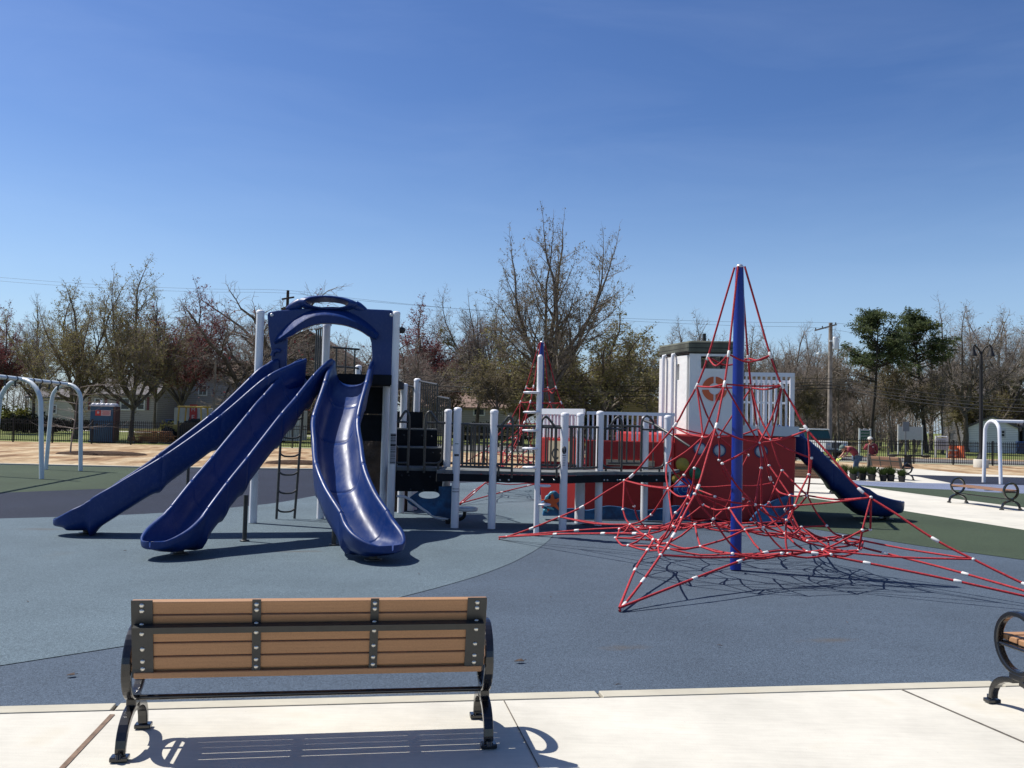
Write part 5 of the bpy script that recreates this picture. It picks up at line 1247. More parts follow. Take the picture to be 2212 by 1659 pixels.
T_('bare', 1705, 684, 76, 'bare_tree', 'round headed leafless tree left of the utility pole with transformer', 90, GR, 1.0)
T_('bare', 1762, 690, 84, 'bare_tree', 'leafless tree directly behind the utility pole with transformer', 190, GR, 1.0)
T_('pine', 1882, 664, 74, 'pine_tree', 'dark flat topped pine, the left one of the tall pair', 0, GR, 1.06)
T_('pine2', 2002, 660, 76, 'pine_tree', 'dark flat topped pine, the right one of the tall pair', 70, GR, 1.06)
T_('bare2', 2085, 640, 84, 'bare_tree', 'tall leafless tree right behind the right hand pine', 15, GR, 1.15)
T_('bare2', 2172, 645, 90, 'bare_tree', 'wide leafless tree behind the black street lamp', 200, GR, 1.3)
T_('round', 2160, 770, 88, 'oak_tree', 'dense olive tree behind the white garage', 280, GR, 1.2)
rw = random.Random(77)
wood_lab = ['thin leafless trunk in the right hand wood', 'slender budding tree in the right hand wood', 'low twiggy tree in the right hand wood']
for i in range(34):
    px = 1590 + (i + rw.uniform(-.3, .3)) * 18.5; kd = ('tall', 'wood', 'wood', 'bare')[i % 4]; yt = rw.uniform(735, 800) if kd != 'tall' else rw.uniform(705, 760)
    if 1770 < px < 1800 or px > 2140: yt += 30
    Yw = rw.uniform(84, 112) if i % 3 else rw.uniform(74, 82)
    if px > 2075: Yw = rw.uniform(96, 115)
    T_(kd, px, yt, Yw, 'wood_tree', 'one of the many slender leafless trees that make up the right hand wood', rw.uniform(0, 360), 'trees of the right hand wood', rw.uniform(.9, 1.3))
# far woodland behind everything: one mass
def far_wood(name, xr, Y0, Y1, n, seed, hmin, hmax):
    rnd = random.Random(seed); S_ = Segs()
    for i in range(n):
        x = rnd.uniform(*xr); y = rnd.uniform(Y0, Y1); h = rnd.uniform(hmin, hmax); p = V(x, y, -.1); r = rnd.uniform(.06, .16)
        top = p + V(rnd.gauss(0, .5), 0, h); S_.add(p, top, r, .03)
        for j in range(13):
            f = rnd.uniform(.12, 1); q = lerp(p, top, f); a = rnd.uniform(0, 6.28); ln = rnd.uniform(.8, 2.6) * (1.2 - .6 * f); e = q + V(math.cos(a) * ln, math.sin(a) * ln, ln * rnd.uniform(.2, 1.2)); S_.add(q, e, .035, .012)
            for k in range(4):
                q2 = lerp(q, e, rnd.uniform(.3, 1)); S_.add(q2, q2 + V(rnd.gauss(0, .6), rnd.gauss(0, .6), rnd.uniform(.1, .9)), .014, .008)
    me = segs_mesh(name, S_, 3, M['twig']); o = bpy.data.objects.new(name, me); C.objects.link(o); return tag(o, kind='stuff')
far_wood('far_woodland', (20, 110), 112, 150, 330, 4, 6, 13)
far_wood('far_woodland', (-75, 22), 118, 150, 260, 6, 4, 8.5)
far_wood('undergrowth', (20, 40), 80, 110, 150, 9, 1.5, 4.5)
# shrubs
TB = {'yg': bush(1, 1.6, 1.2, 1.9, 1900, .10, M['shrub']), 'dark': bush(2, 2.2, 1.2, 1.3, 2300, .11, M['needle_dark']), 'pink': bush(3, .8, .8, 2.2, 1100, .06, M['pink'], base=.9), 'ever': bush(4, 2.2, 2.0, 3.2, 4200, .14, M['needle_dark']), 'grn': bush(6, 1.5, .9, 1.0, 1500, .10, M['shrub'])}
def B(kind, px, Y, s, name, label, cat='shrub', rz=0): return put_bush(name, label, TB[kind], V(XAT(px, Y), Y, -.06), s, cat, None, R(rz))
B('yg', 18, 74, 1.25, 'shrub', 'yellow green shrub at the left edge behind the swing frame'); B('dark', 62, 70, 1.15, 'hedge', 'dark clipped hedge behind the fence near the left swing frame', 'hedge')
B('dark', 150, 80, .9, 'hedge', 'dark low hedge in front of the pale sided house on the left', 'hedge', 40)
B('grn', 382, 84, 1.1, 'shrub', 'rounded green shrub right of the portable toilet')
B('ever', 1292, 80, 1.25, 'evergreen_shrub', 'large blackish evergreen right of the stepping pole'); B('dark', 1085, 84, 1.3, 'hedge', 'dark hedge before the brown roofed house in the middle', 'hedge', 20); B('dark', 1010, 82, 1.2, 'hedge', 'dark hedge seen through the railings right of the slide tower', 'hedge', 70)
B('pink', 1396, 74, 1.25, 'redbud_tree', 'small pink blossoming tree left of the wheelhouse', 'tree'); B('pink', 1214, 76, 1.35, 'redbud_tree', 'slim pink blossoming tree near the far net mast', 'tree', 50)
# young tree in the mulch bed, bare drooping branches
c = G(220, 979); sx = G(152, 979); S1 = Segs(); S2 = Segs(); rnd = random.Random(12)
p = V(sx.x, sx.y, -.03); pth = [p]
for i in range(8):
    q = p + V(.035 + rnd.gauss(0, .02), rnd.gauss(0, .02), .34); S1.add(p, q, .035 * (1 - i / 12), .035 * (1 - (i + 1) / 12)); p = q; pth.append(p)
for i in range(26):
    b = pth[rnd.randint(3, 8)]; a = rnd.choice([0, 3.14]) + rnd.gauss(0, .7); d = V(math.cos(a), math.sin(a), .25); L_ = rnd.uniform(.7, 1.9); q = b; n = 6
    for j in range(n):
        d = (d + V(rnd.gauss(0, .1), rnd.gauss(0, .1), -.05)).normalized(); e = q + d * L_ / n; S2.add(q, e, .009 * (1 - j / 8), .009 * (1 - (j + 1) / 8)); q = e
        if j > 1: S2.add(q, q + V(d.x * .2 + rnd.gauss(0, .1), rnd.gauss(0, .12), rnd.gauss(.1, .12)), .0045, .003)
t = thing('young_tree', 'thin bare young tree with drooping pale branches in the left mulch bed', 'tree', V(sx.x, sx.y, -.03))
for nm, s_ in (('trunk', S1), ('crown', S2)):
    o = bpy.data.objects.new(nm, segs_mesh(nm, s_, 5, M['twig_pale'], True)); C.objects.link(o); adopt(o, t)

# ------------------------------------------------------------------ houses
def sided(col, per=.16): return striped('siding', col, tuple(c * .45 for c in col), per, 2, .12, .6, .05, .4)
def house(name, label, px0, px1, Y, yeave, ypeak, depth, wall_m, roof_m, gable='side', wins=(), rot=0, pivot=None, over=.35, shutters=None, door=None, py=880, lift=0):
    """front wall between two measured columns; gable 'side': ridge parallel to the front, 'front': gable faces the camera"""
    a, b = XAT(px0, Y), XAT(px1, Y); mid = (px0 + px1) / 2; ze, zp = ZAT(mid, yeave, Y), ZAT(mid, ypeak, Y); wd = b - a
    t = thing(name, label, 'house', V((a + b) / 2, Y, -.06)); L = lambda x, y, z: V(a + x, Y + y, z)
    mb = MB(); mb.box(L(wd / 2, depth / 2, ze / 2 - .03), (wd, depth, ze + .06))
    if gable == 'front':
        for y in (0.0, depth): mb.add([L(0, y, ze), L(wd, y, ze), L(wd / 2, y, zp)], [(0, 1, 2)])
    else:
        for x in (0, wd): mb.add([L(x, 0, ze), L(x, depth, ze), L(x, depth / 2, zp)], [(0, 1, 2)])
    wl = mb.build('wall', wall_m, t); mb = MB(); e = over; th = .18
    if gable == 'front':
        sl = (zp - ze) / (wd / 2)
        for s in (0, 1):
            x0 = -e if s == 0 else wd + e; z0 = ze - e * sl
            P = [L(x0, -e, z0), L(wd / 2, -e, zp), L(wd / 2, depth + e, zp), L(x0, depth + e, z0)]; mb.add(P + [q + Z * th for q in P], [(0, 1, 2, 3), (4, 7, 6, 5), (0, 4, 5, 1), (1, 5, 6, 2), (2, 6, 7, 3), (3, 7, 4, 0)])
    else:
        sl = (zp - ze) / (depth / 2)
        for s in (0, 1):
            y0 = -e if s == 0 else depth + e; z0 = ze - e * sl
            P = [L(-e, y0, z0), L(wd + e, y0, z0), L(wd + e, depth / 2, zp), L(-e, depth / 2, zp)]; mb.add(P + [q + Z * th for q in P], [(0, 1, 2, 3), (4, 7, 6, 5), (0, 4, 5, 1), (1, 5, 6, 2), (2, 6, 7, 3), (3, 7, 4, 0)])
    mb.build('roof', roof_m, t)
    for (wx0, wx1, wy0, wy1, dbl) in wins:
        p0, p1 = AT(wx0, wy1, Y), AT(wx1, wy0, Y); cx, cz, ww, hh = (p0.x + p1.x) / 2, (p0.z + p1.z) / 2, p1.x - p0.x, p1.z - p0.z
        mb = MB(); f = .10
        mb.box((cx, Y - .03, cz), (ww + 2 * f, .1, hh + 2 * f)); wn_ = mb.build('window', M['trim'], t)
        mb = MB()
        if dbl == 2: 
            for s in (-1, 1): mb.box((cx + s * ww / 4, Y - .085, cz), (ww / 2 - .07, .02, hh - .04))
        elif dbl == 1:
            for s in (-1, 1): mb.box((cx, Y - .085, cz + s * hh / 4), (ww - .04, .02, hh / 2 - .06))
        else: mb.box((cx, Y - .085, cz), (ww - .04, .02, hh - .04))
        mb.build('pane', M['glass'], wn_)
    if shutters:
        for (px, y0, y1) in shutters:
            p0, p1 = AT(px - 3, y1, Y), AT(px + 3, y0, Y); mb = MB(); mb.box(((p0.x + p1.x) / 2, Y - .03, (p0.z + p1.z) / 2), (p1.x - p0.x, .06, p1.z - p0.z)); mb.build('shutter', M['maroon'], t)
    if rot:
        q = pivot if pivot is not None else t.location.copy(); Mz = Matrix.Rotation(R(rot), 3, 'Z'); t.location = q + Mz @ (t.location - q); t.rotation_euler.z = R(rot)
    if door:
        p0, p1 = AT(door[0], door[3], Y), AT(door[1], door[2], Y); mb = MB(); mb.box(((p0.x + p1.x) / 2, Y - .03, (p0.z + p1.z) / 2), (p1.x - p0.x, .08, p1.z - p0.z)); mb.build('garage_door', door[4], t)
    return t
M['maroon'] = mat('maroon_shutter', (.09, .012, .018), .5, var=.1)
M['roof_grey'] = mat('grey_roof_shingles', (.12, .11, .11), .9, var=.2, vscale=3, bump=.5, bscale=12, bdist=.04)
M['roof_brown'] = mat('brown_roof_shingles', (.19, .125, .095), .9, var=.2, vscale=3, bump=.5, bscale=12, bdist=.04)
M['cedar'] = striped('brown_cedar_shingles', (.095, .062, .045), (.02, .014, .01), .28, 2, .16, .9, .35)
sid = {'beige': sided((.42, .40, .35)), 'grey': sided((.26, .25, .26), .2), 'warm': sided((.30, .27, .25), .2), 'tan': sided((.27, .19, .085), .2), 'white': sided((.80, .80, .78), .17), 'dgrey': sided((.16, .155, .165), .2)}
house('house', 'pale horizontal sided house behind the left swing frame', 62, 163, 92, 858, 826, 8, sid['beige'], M['roof_grey'], 'side', wins=((108, 122, 876, 892, 1),))
house('house', 'low whitish house coloured in shaded grey, with maroon shutters, behind the portable toilet', 176, 338, 90, 852, 812, 9, sid['warm'], M['roof_grey'], 'side', wins=((206, 222, 862, 884, 1), (262, 280, 862, 884, 1), (298, 312, 862, 884, 1)), shutters=((193, 858, 886), (229, 858, 886), (254, 858, 886), (288, 858, 886), (320, 858, 886)))  # whitish wall: its shade is put into the grey siding colour
house('house', 'two storey grey house with a white framed double window left of the slide tower', 340, 520, 96, 806, 775, 10, sid['grey'], M['roof_brown'], 'side', wins=((430, 447, 834, 853, 2), (372, 384, 846, 862, 0)))
house('house', 'tall dark brown shingled house behind the slide tower', 500, 815, 92, 812, 716, 9, M['cedar'], M['cedar'], 'front', wins=((640, 655, 800, 822, 1),))
house('house', 'low house with a broad tan brown roof right of the slide tower', 872, 1120, 100, 880, 843, 10, sid['warm'], M['roof_brown'], 'side', wins=((1024, 1046, 884, 896, 2), (940, 956, 884, 898, 1)))
house('house', 'ochre sided house left of the white wheelhouse', 1310, 1440, 92, 874, 846, 8, sid['tan'], M['roof_brown'], 'front')
M['garage_dark'] = mat('dark_garage_opening', (.05, .052, .056), .6, var=.1)
GAR = house('garage', 'small white sided garage with one window at the right edge', 2098, 2192, 83, 924, 901, 7, sid['white'], M['roof_grey'], 'front', wins=((2160, 2167, 930, 943, 1),), over=.2, rot=-27)
house('house', 'dark grey sided house with one window behind the white garage', 2120, 2330, 100, 870, 838, 9, sid['dgrey'], M['roof_grey'], 'side', wins=((2192, 2211, 867, 890, 0),))
house('shed', 'dark fronted lean-to attached beside the white garage at the right edge', 2193.5, 2290, 83.6, 924, 914, 6, M['garage_dark'], M['roof_grey'], 'side', over=.2, rot=-27, pivot=GAR.location.copy())

# ------------------------------------------------------------------ poles, lamp, wires
def cable(label, pts, r=.022):
    o = MB().tube(spline(pts, 8), r, 5, cap=False).build('cable', M['cable']); return tag(o, label, 'cable', 'overhead cables')
def sag(a, b, s, n=4): return [lerp(a, b, i / n) - Z * s * 4 * (i / n) * (1 - i / n) for i in range(n + 1)]
PY = 61.0
pb = V(XAT(1792, PY, 950), PY, -.06); ptop = ZAT(1790, 697, PY)
up_ = thing('utility_pole', 'weathered grey wooden utility pole with crossarm and pale transformer on the right', 'utility pole', pb)
mb = MB(); mb.tube([pb, pb + Z * (ptop + .06)], [.18, .13], 12); mb.build('pole', M['polewood'], up_)
ca, cb = AT(1762, 715, PY - .18), AT(1806, 700, PY + .0)
mb = MB(); mb.beam(AT(1760, 714, PY - .2), AT(1807, 701, PY - .2), .09, .1); mb.build('crossarm', M['polewood'], up_)
mb = MB()
for f in (.04, .35, .7, .96): q = lerp(AT(1760, 714, PY - .2), AT(1807, 701, PY - .2), f); mb.lathe(q + Z * .05, [(.03, 0), (.05, .05), (.03, .12), (1e-4, .13)], 8)
mb.build('insulators', M['ink'], up_)
tc_ = AT(1804, 740, PY - .1); mb = MB(); mb.lathe(tc_ - Z * .48, [(.0, 0), (.2, 0), (.21, .05), (.21, .78), (.18, .86), (.08, .9), (1e-4, .92)], 16); mb.box(tc_ + V(-.25, 0, .1), (.3, .1, .12)); mb.build('transformer', M['swingw'], up_)
mb = MB(); mb.tube(spline([AT(1792, 768, PY - .1), AT(1786, 763, PY - .5), AT(1772, 762, PY - 1.2)], 4), .035, 8); mb.box(AT(1770, 763, PY - 1.4), (.25, .5, .1)); mb.build('road_lamp', M['swingw'], up_)
pa = V(XAT(616, 63, 800), 63, -.06); pa_t = ZAT(613, 627, 63)
u2 = thing('utility_pole', 'dark wooden utility pole top showing behind the left post of the slide tower', 'utility pole', pa)
mb = MB(); mb.tube([pa, pa + Z * (pa_t + .06)], [.17, .1], 10); mb.build('pole', M['polewood_dark'], u2)
mb = MB(); q = pa + Z * (pa_t - .5); mb.beam(q + V(-.15, -.9, -.2), q + V(.2, .9, .2), .1, .12); mb.beam(q + V(-.3, -.3, -.9), q + V(.35, .3, -.5), .12, .3); mb.build('crossarm', M['polewood_dark'], u2)
p3 = V(XAT(462, 60, 880), 60, -.06); u3 = thing('utility_pole', 'slim pale pole standing before the two storey grey house', 'pole', p3); mb = MB(); mb.tube([p3, V(p3.x, 60, ZAT(460, 776, 60))], .07, 8); mb.build('pole', M['polewood'], u3)
lowL = [AT(-60, y, 66) for y in (777, 783, 786, 792)]; atA = [AT(614, y, 63) for y in (793, 799, 806, 812)]; atB = [AT(1792, y, PY - .2) for y in (818, 826, 832, 839)]; atR = [AT(2300, y, 52) for y in (868, 878, 886, 894)]
nmw = ('topmost', 'second', 'third', 'lowest')
for i in range(4):
    cable(f'{nmw[i]} of the four low black cables crossing the whole picture behind the playground', sag(lowL[i], atA[i], .25) + sag(atA[i], atB[i], .5 + .15 * i, 8)[1:] + sag(atB[i], atR[i], .3)[1:], .018 if i < 2 else .028)
hl = [AT(-60, y, 66) for y in (594, 602)]; ha = [AT(614, 627, 63), AT(614, 633, 63)]; hb = [AT(1766, 708, PY - .2), AT(1804, 698, PY - .2)]; hr = [AT(2300, 756, 52), AT(2300, 742, 52)]
for i in range(2):
    cable(('lower' if i else 'upper') + ' thin high wire strung from pole top to pole top against the sky', sag(hl[i], ha[i], .25) + sag(ha[i], hb[i], .5, 8)[1:] + sag(hb[i], hr[i], .3)[1:], .008)
Yl = 46.0; lb = V(XAT(2119, Yl, 1000), Yl, -.05); lz = lambda y: ZAT(2118, y, Yl)
lamp = thing('street_lamp', 'tall black street lamp with two bell shaped heads on a round concrete foot', 'street lamp', lb)
mb = MB(); mb.lathe(lb, [(.36, 0), (.36, .38), (.33, .42), (1e-4, .42)], 20); mb.build('concrete_foot', M['conc'], lamp)
mb = MB(); mb.lathe(lb, [(.22, .42), (.2, .5), (.14, .62), (.1, .8), (.085, lz(790)), (.09, lz(780)), (.06, lz(762)), (1e-4, lz(755))], 16); mb.build('pole', M['metalblack'], lamp)
for s in (-1, 1):
    top = V(lb.x, Yl, lz(768)); e = V(lb.x + s * .47, Yl - .1, lz(749))
    mb = MB(); mb.tube(spline([top, top + V(s * .1, 0, .28), top + V(s * .28, 0, .48), e + V(-s * .08, 0, .07), e], 5), .045, 8); mb.build('arm', M['metalblack'], lamp)
    mb = MB(); mb.lathe(e - Z * .50, [(.19, 0), (.18, .06), (.12, .2), (.08, .34), (.07, .46), (.03, .52), (1e-4, .53)], 16); mb.build('lamp_head', M['metalblack'], lamp)

# ------------------------------------------------------------------ things on and beyond the fence line
def place(px, Y): return V(XAT(px, Y), Y, -.06)
# portable toilet
M['toiletblue'] = mat('faded_blue_plastic', (.022, .075, .14), .5, var=.1, vscale=2); M['toiletside'] = mat('reddish_brown_plastic', (.075, .03, .03), .5, var=.12, vscale=2); M['translucent'] = mat('milky_roof_plastic', (.55, .55, .58), .4, var=.15, vscale=3)
tp = place(225, 51.2); to = thing('portable_toilet', 'blue portable toilet with a milky bubbled roof and red and white notice', 'portable toilet', tp)
u = V(.985, .17, 0); v = V(-.17, .985, 0); Mx = Matrix((u, v, Z)).transposed(); wdt = 1.22
mb = MB(); mb.box(tp + Z * 1.08, (wdt, 1.2, 2.02), rot=Mx); mb.box(tp + Z * .08, (wdt + .1, 1.3, .12), rot=Mx); mb.build('cabin', M['toiletblue'], to, bevel=.03)
mb = MB(); mb.box(tp + u * (wdt / 2 + .05) + Z * 1.12, (.12, 1.1, 1.95), rot=Mx); mb.build('side_panel', M['toiletside'], to, bevel=.02)
mb = MB(); mb.box(tp + Z * 2.13, (wdt + .14, 1.3, .08), rot=Mx)
for i in range(5):
    for j in range(3): mb.ball(tp + u * (-.5 + .25 * i) + v * (-.4 + .4 * j) + Z * (2.17), .15, 10, sc=(1, 1, .8))
mb.cyl(tp + u * -.2 + Z * 2.1, tp + u * -.2 + Z * 2.45, .06, 8); mb.build('roof', M['translucent'], to)
mb = MB(); mb.box(tp - v * .612 + u * .08 + Z * 1.05, (.72, .03, 1.75), rot=Mx); dr = mb.build('door', M['toiletblue'], to); mb = MB(); mb.box(tp - v * .64 - u * .22 + Z * 1.05, (.05, .04, .14), rot=Mx); mb.build('handle', M['ink'], dr)
M['noticered'] = mat('red_notice', (.5, .04, .03), .5); M['noticepink'] = mat('pale_pink_notice', (.52, .36, .36), .5)
mb = MB(); mb.box(tp - v * .64 + u * -.18 + Z * 1.72, (.30, .012, .32), rot=Mx); nt_ = mb.build('notice', M['noticered'], to); mb = MB(); mb.box(tp - v * .64 + u * .24 + Z * 1.72, (.52, .012, .32), rot=Mx); n2 = mb.build('notice', M['noticepink'], to)
mb = MB()
for k in range(4): mb.box(tp - v * .648 + u * .24 + Z * (1.82 - .065 * k), (.42 - .06 * (k % 2), .006, .022), rot=Mx)
mb.build('notice_lines', M['noticered'], n2)
mb = MB(); mb.ball(tp - v * .648 - u * .18 + Z * 1.74, .08, 10, sc=(1, .2, 1)); mb.build('notice_mark', M['noticepink'], nt_)
# traffic cone
cp = place(113, 74); co = thing('traffic_cone', 'orange traffic cone on the grass behind the left fence', 'traffic cone', cp)
M['conered'] = mat('orange_red_plastic', (.62, .07, .03), .5, var=.05)
mb = MB(); mb.lathe(cp, [(.24, .05), (.2, .06), (.11, .62), (.06, .9), (1e-4, .9)], 14); mb.build('body', M['conered'], co); mb = MB(); mb.box(cp + Z * .03, (.55, .55, .06)); mb.build('base', M['conered'], co)
# container with red and white panel, tractor before it
M['cream'] = mat('cream_container_paint', (.50, .48, .44), .55, var=.06, vscale=2); M['signred'] = mat('red_sign_paint', (.42, .03, .03), .5); M['tyre'] = mat('black_tyre_rubber', (.015, .015, .015), .9, var=.2); M['cat_y'] = mat('faded_yellow_paint', (.42, .29, .06), .55, var=.12, vscale=4)
x0, x1 = XAT(375, 60), XAT(646, 60); ztc = ZAT(450, 881, 60)
cn_ = thing('container', 'long cream storage container with a red and white lettered panel', 'container', V((x0 + x1) / 2, 61.2, -.06))
mb = MB(); mb.box(((x0 + x1) / 2, 61.2, ztc / 2 + .02), (x1 - x0, 2.4, ztc - .1)); mb.build('body', M['cream'], cn_, bevel=.03)
mb = MB()
for i in range(34): mb.box((x0 + .15 + i * (x1 - x0 - .3) / 33, 59.985, ztc / 2), (.06, .03, ztc - .35))
mb.build('wall_rib', M['cream'], cn_)
pc = AT(417, 893, 59.9); mb = MB(); mb.box((pc.x, 59.94, pc.z - .1), (.5, .03, 1.4)); sgp = mb.build('sign_panel', M['signred'], cn_)
text_on('sign_letter', 'M', .36, V(pc.x, 59.915, pc.z + .25), (1, 0, 0), Z, M['trim'], sgp); text_on('sign_letter', 'E', .44, V(pc.x, 59.915, pc.z - .28), (1, 0, 0), Z, M['trim'], sgp)
tx = place(415, 55.5); tr = thing('tractor', 'faded yellow tractor with roll-over canopy parked behind the fence, half hidden by a slide', 'tractor', tx)
zc = ZAT(415, 877, 55.5)
mb = MB(); mb.box(tx + V(.1, 0, zc), (1.6, 1.5, .1)); 
mb.build('canopy', M['cat_y'], tr, bevel=.03)
for sx in (-.62, .72):
    for sy in (-.6, .6): mb = MB(); mb.beam(tx + V(sx * 1.12, sy, .9), tx + V(sx, sy, zc), .08, .08); mb.build('canopy_post', M['cat_y'], tr)
mb = MB(); mb.box(tx + V(.1, 0, 1.0), (1.5, .9, .45)); mb.box(tx + V(-.9, 0, .85), (1.0, .6, .5)); mb.box(tx + V(1.3, 0, .8), (1.0, .7, .55)); mb.build('body', M['cat_y'], tr, bevel=.05)
mb = MB(); mb.box(tx + V(.2, 0, 1.35), (.45, .5, .3)); mb.tube([tx + V(-.3, 0, 1.2), tx + V(-.15, 0, 1.6)], .03, 8); mb.build('seat', M['ink'], tr)
for sx, r in ((.15, .68), (-1.2, .45)):
    for sy in (-.75, .75):
        cxx = tx + V(sx, sy, r); Mw = Matrix((V(1, 0, 0), Z, V(0, -1, 0))).transposed(); mb = MB(); mb.lathe(cxx, [(r * .55, -.2), (r * .95, -.2), (r, -.14), (r, .14), (r * .95, .2), (r * .55, .2)], 24, axis=Mw)
        for k in range(16): a = k * math.pi / 8; mb.box(cxx + V(math.cos(a) * r, 0, math.sin(a) * r), (.09, .36, .07), rot=Matrix.Rotation(-a, 3, 'Y'))
        wh = mb.build('wheel', M['tyre'], tr); mb = MB(); mb.lathe(cxx, [(r * .56, -.12), (r * .5, .06), (.1, .1), (1e-4, .12)], 18, axis=Mw); mb.build('rim', M['cat_y'], wh)
# pallets and planks
pl = place(332, 51.8); pt_ = thing('timber_pile', 'stack of orange brown boards on pallets behind the fence, right of the portable toilet', 'timber pile', pl); rnd = random.Random(4)
M['timber'] = mat('orange_brown_boards', (.22, .10, .045), .85, var=.45, vscale=2)
for k in range(7):
    mb = MB()
    for j in range(5): mb.box(pl + V(rnd.uniform(-.25, .25), -.45 + .22 * j, .16 + .09 * k), (2.3 - .12 * k, .18, .06), rz=rnd.uniform(-.04, .04))
    mb.build('boards', M['timber'], pt_)
mb = MB()
for sx in (-1, 0, 1): mb.box(pl + V(sx * .9, 0, .06), (.1, 1.1, .12))
mb.build('pallet', M['polewood'], pt_)
# guard rails of timber beyond the road
M['railwood'] = mat('sun lit_timber', (.50, .38, .19), .85, var=.2, vscale=3)  # yellow sunlight on the rails is put into this timber colour
rl = thing('timber_rail', 'low timber guard rail coloured sunlit yellow, beyond the road, left and middle', 'guard rail', V(-10, 68, -.06))
mb = MB(); a, b = AT(255, 927.5, 68), AT(1420, 943, 66); mb.beam(a, b, .16, .16); mb.build('rail', M['railwood'], rl)
for i in range(22): p = lerp(a, b, (i + .5) / 22); mb = MB(); mb.box((p.x, p.y + .1, p.z / 2 - .08), (.14, .12, p.z + .06)); mb.build('post', M['polewood_dark'], rl)
r2 = thing('split_rail_fence', 'two-railed timber fence beyond the road behind the two workers', 'fence', V(30, 64, -.06))
a, b = AT(1600, 951, 65), AT(1920, 953.5, 65)
for dz in (0, -.42): mb = MB(); mb.beam(a + Z * dz, b + Z * dz, .08, .13); mb.build('rail', M['railwood'], r2)
for i in range(6): p = lerp(a, b, i / 5); mb = MB(); mb.box((p.x, p.y + .1, .5), (.13, .13, 1.15)); mb.build('post', M['polewood'], r2)
# signs
def board(name, label, px0, px1, yt, yb, Y, mt, ypost=None, postm=None, th=.05, cat='sign', topp=None):
    a, b = AT(px0, yt, Y), AT(px1, yb, Y); c = V((a.x + b.x) / 2, Y, -.06); t = thing(name, label, cat, c)
    mb = MB(); mb.box((c.x, Y, (a.z + b.z) / 2), (b.x - a.x, th, a.z - b.z)); pn = mb.build('panel', mt, t)
    for x in (a.x, b.x): mb = MB(); mb.box((x, Y + .02, ((topp or a.z + .1)) / 2), (.1, .1, (topp or a.z + .1) + .1)); mb.build('post', postm or M['trim'], t)
    return t, pn, c, a, b
M['boardback'] = mat('pale_grey_board', (.42, .42, .44), .6, var=.05); M['signgreen'] = mat('dark_green_sign', (.02, .09, .055), .5, var=.08); M['signgrey'] = mat('dull_grey_sign_back', (.20, .205, .21), .5, .3, var=.05)
board('notice_board', 'large blank pale board on two white posts beyond the right fence', 1941, 1992, 921, 951, 66, M['boardback'])
t, pn, c, a, b = board('park_sign', 'dark green scalloped park sign with pale lettering behind the workers', 1857, 1880, 930, 952, 64, M['signgreen'], postm=M['swingw'])
mb = MB(); mb.ext([((x - .5) * (b.x - a.x), z) for x, z in [(0, 0), (1, 0), (1, .06), (.85, .10), (.7, .09), (.6, .16), (.4, .16), (.3, .09), (.15, .10), (0, .06)]], (c.x, 64, a.z), (1, 0, 0), (0, 0, 1), .06); mb.build('scalloped_top', M['boardback'], t)
mb = MB(); rm = random.Random(8)
for r_ in range(3):                                               # pale lettering, too small and soft to read in the photograph
    n_ = (6, 7, 4)[r_]; w0 = (.62, .66, .38)[r_]
    for k in range(n_):
        x = c.x + (k - (n_ - 1) / 2) * w0 / n_; z = a.z - .17 - .22 * r_
        mb.box((x - .025, 63.968, z), (.018, .012, .10)); mb.box((x + .01, 63.968, z + rm.choice((-.04, 0, .04))), (.05, .012, .018)); mb.box((x + .03, 63.968, z - rm.choice((0, .02))), (.016, .012, .07))
mb.build('sign_marks', M['boardback'], pn)
t, pn, c, a, b = board('road_sign', 'back of a plain grey road sign before the blank board', 1950, 1964, 911, 932, 60, M['signgrey'], postm=M['signgrey'])
for ch in list(t.children):
    if ch.name.startswith('post'): bpy.data.objects.remove(ch)
mb = MB(); mb.box((c.x, 60.05, a.z / 2), (.07, .05, a.z)); mb.build('post', M['signgrey'], t)
t, pn, c, a, b = board('small_sign', 'small white framed notice behind the fence, left of the orange barrels', 2022, 2046, 946, 972, 62, M['boardback'])
mb = MB(); mb.tube(spline([V(a.x - .03, 62, 0), V(a.x - .03, 62, a.z - .1), V(a.x + .12, 62, a.z + .08), V(b.x - .12, 62, a.z + .08), V(b.x + .03, 62, a.z - .1), V(b.x + .03, 62, 0)], 5), .05, 8); mb.build('frame', M['trim'], t)
mb = MB()
for k in range(4): mb.box((c.x, 61.96, a.z - .15 - .13 * k), (.5, .02, .04))
mb.build('sign_lines', M['signgrey'], pn)
M['barrel'] = mat('orange_barrel_plastic', (.62, .12, .03), .5, var=.06)
for px, lab, st in ((2059, 'orange traffic barrel with white bands, left of the pair behind the fence', 1), (2076, 'plain orange traffic barrel, right of the pair behind the fence', 0)):
    p = place(px, 62); t = thing('traffic_barrel', lab, 'traffic barrel', p, group='traffic barrels'); mb = MB(); mb.lathe(p, [(.32, 0), (.32, .08), (.28, .1), (.28, .33), (.26, .35), (.26, .6), (.245, .62), (.245, .86), (.2, .9), (1e-4, .9)], 20); mb.build('drum', M['barrel'], t)
    if st:
        for z in (.2, .5): mb = MB(); mb.lathe(p + Z * z, [(.284, 0), (.272, .1)], 20); mb.build('band', M['trim'], t)
p = place(2206, 80); t = thing('wheelie_bin', 'bright blue bin before the garage at the right edge', 'bin', p); mb = MB(); mb.box(p + Z * .55, (.6, .6, 1.0)); mb.build('body', M['navy'], t, bevel=.03); mb = MB(); mb.box(p + Z * 1.1, (.66, .68, .07)); mb.build('lid', M['bluedisc'], t)
p = place(368, 84); t = thing('wheelie_bin', 'dark blue bin beside the grey house left of the container', 'bin', p); mb = MB(); mb.box(p + Z * .6, (.7, .7, 1.1)); mb.build('body', M['navy'], t, bevel=.03); mb = MB(); mb.box(p + Z * 1.2, (.78, .78, .08)); mb.build('lid', M['navy'], t)
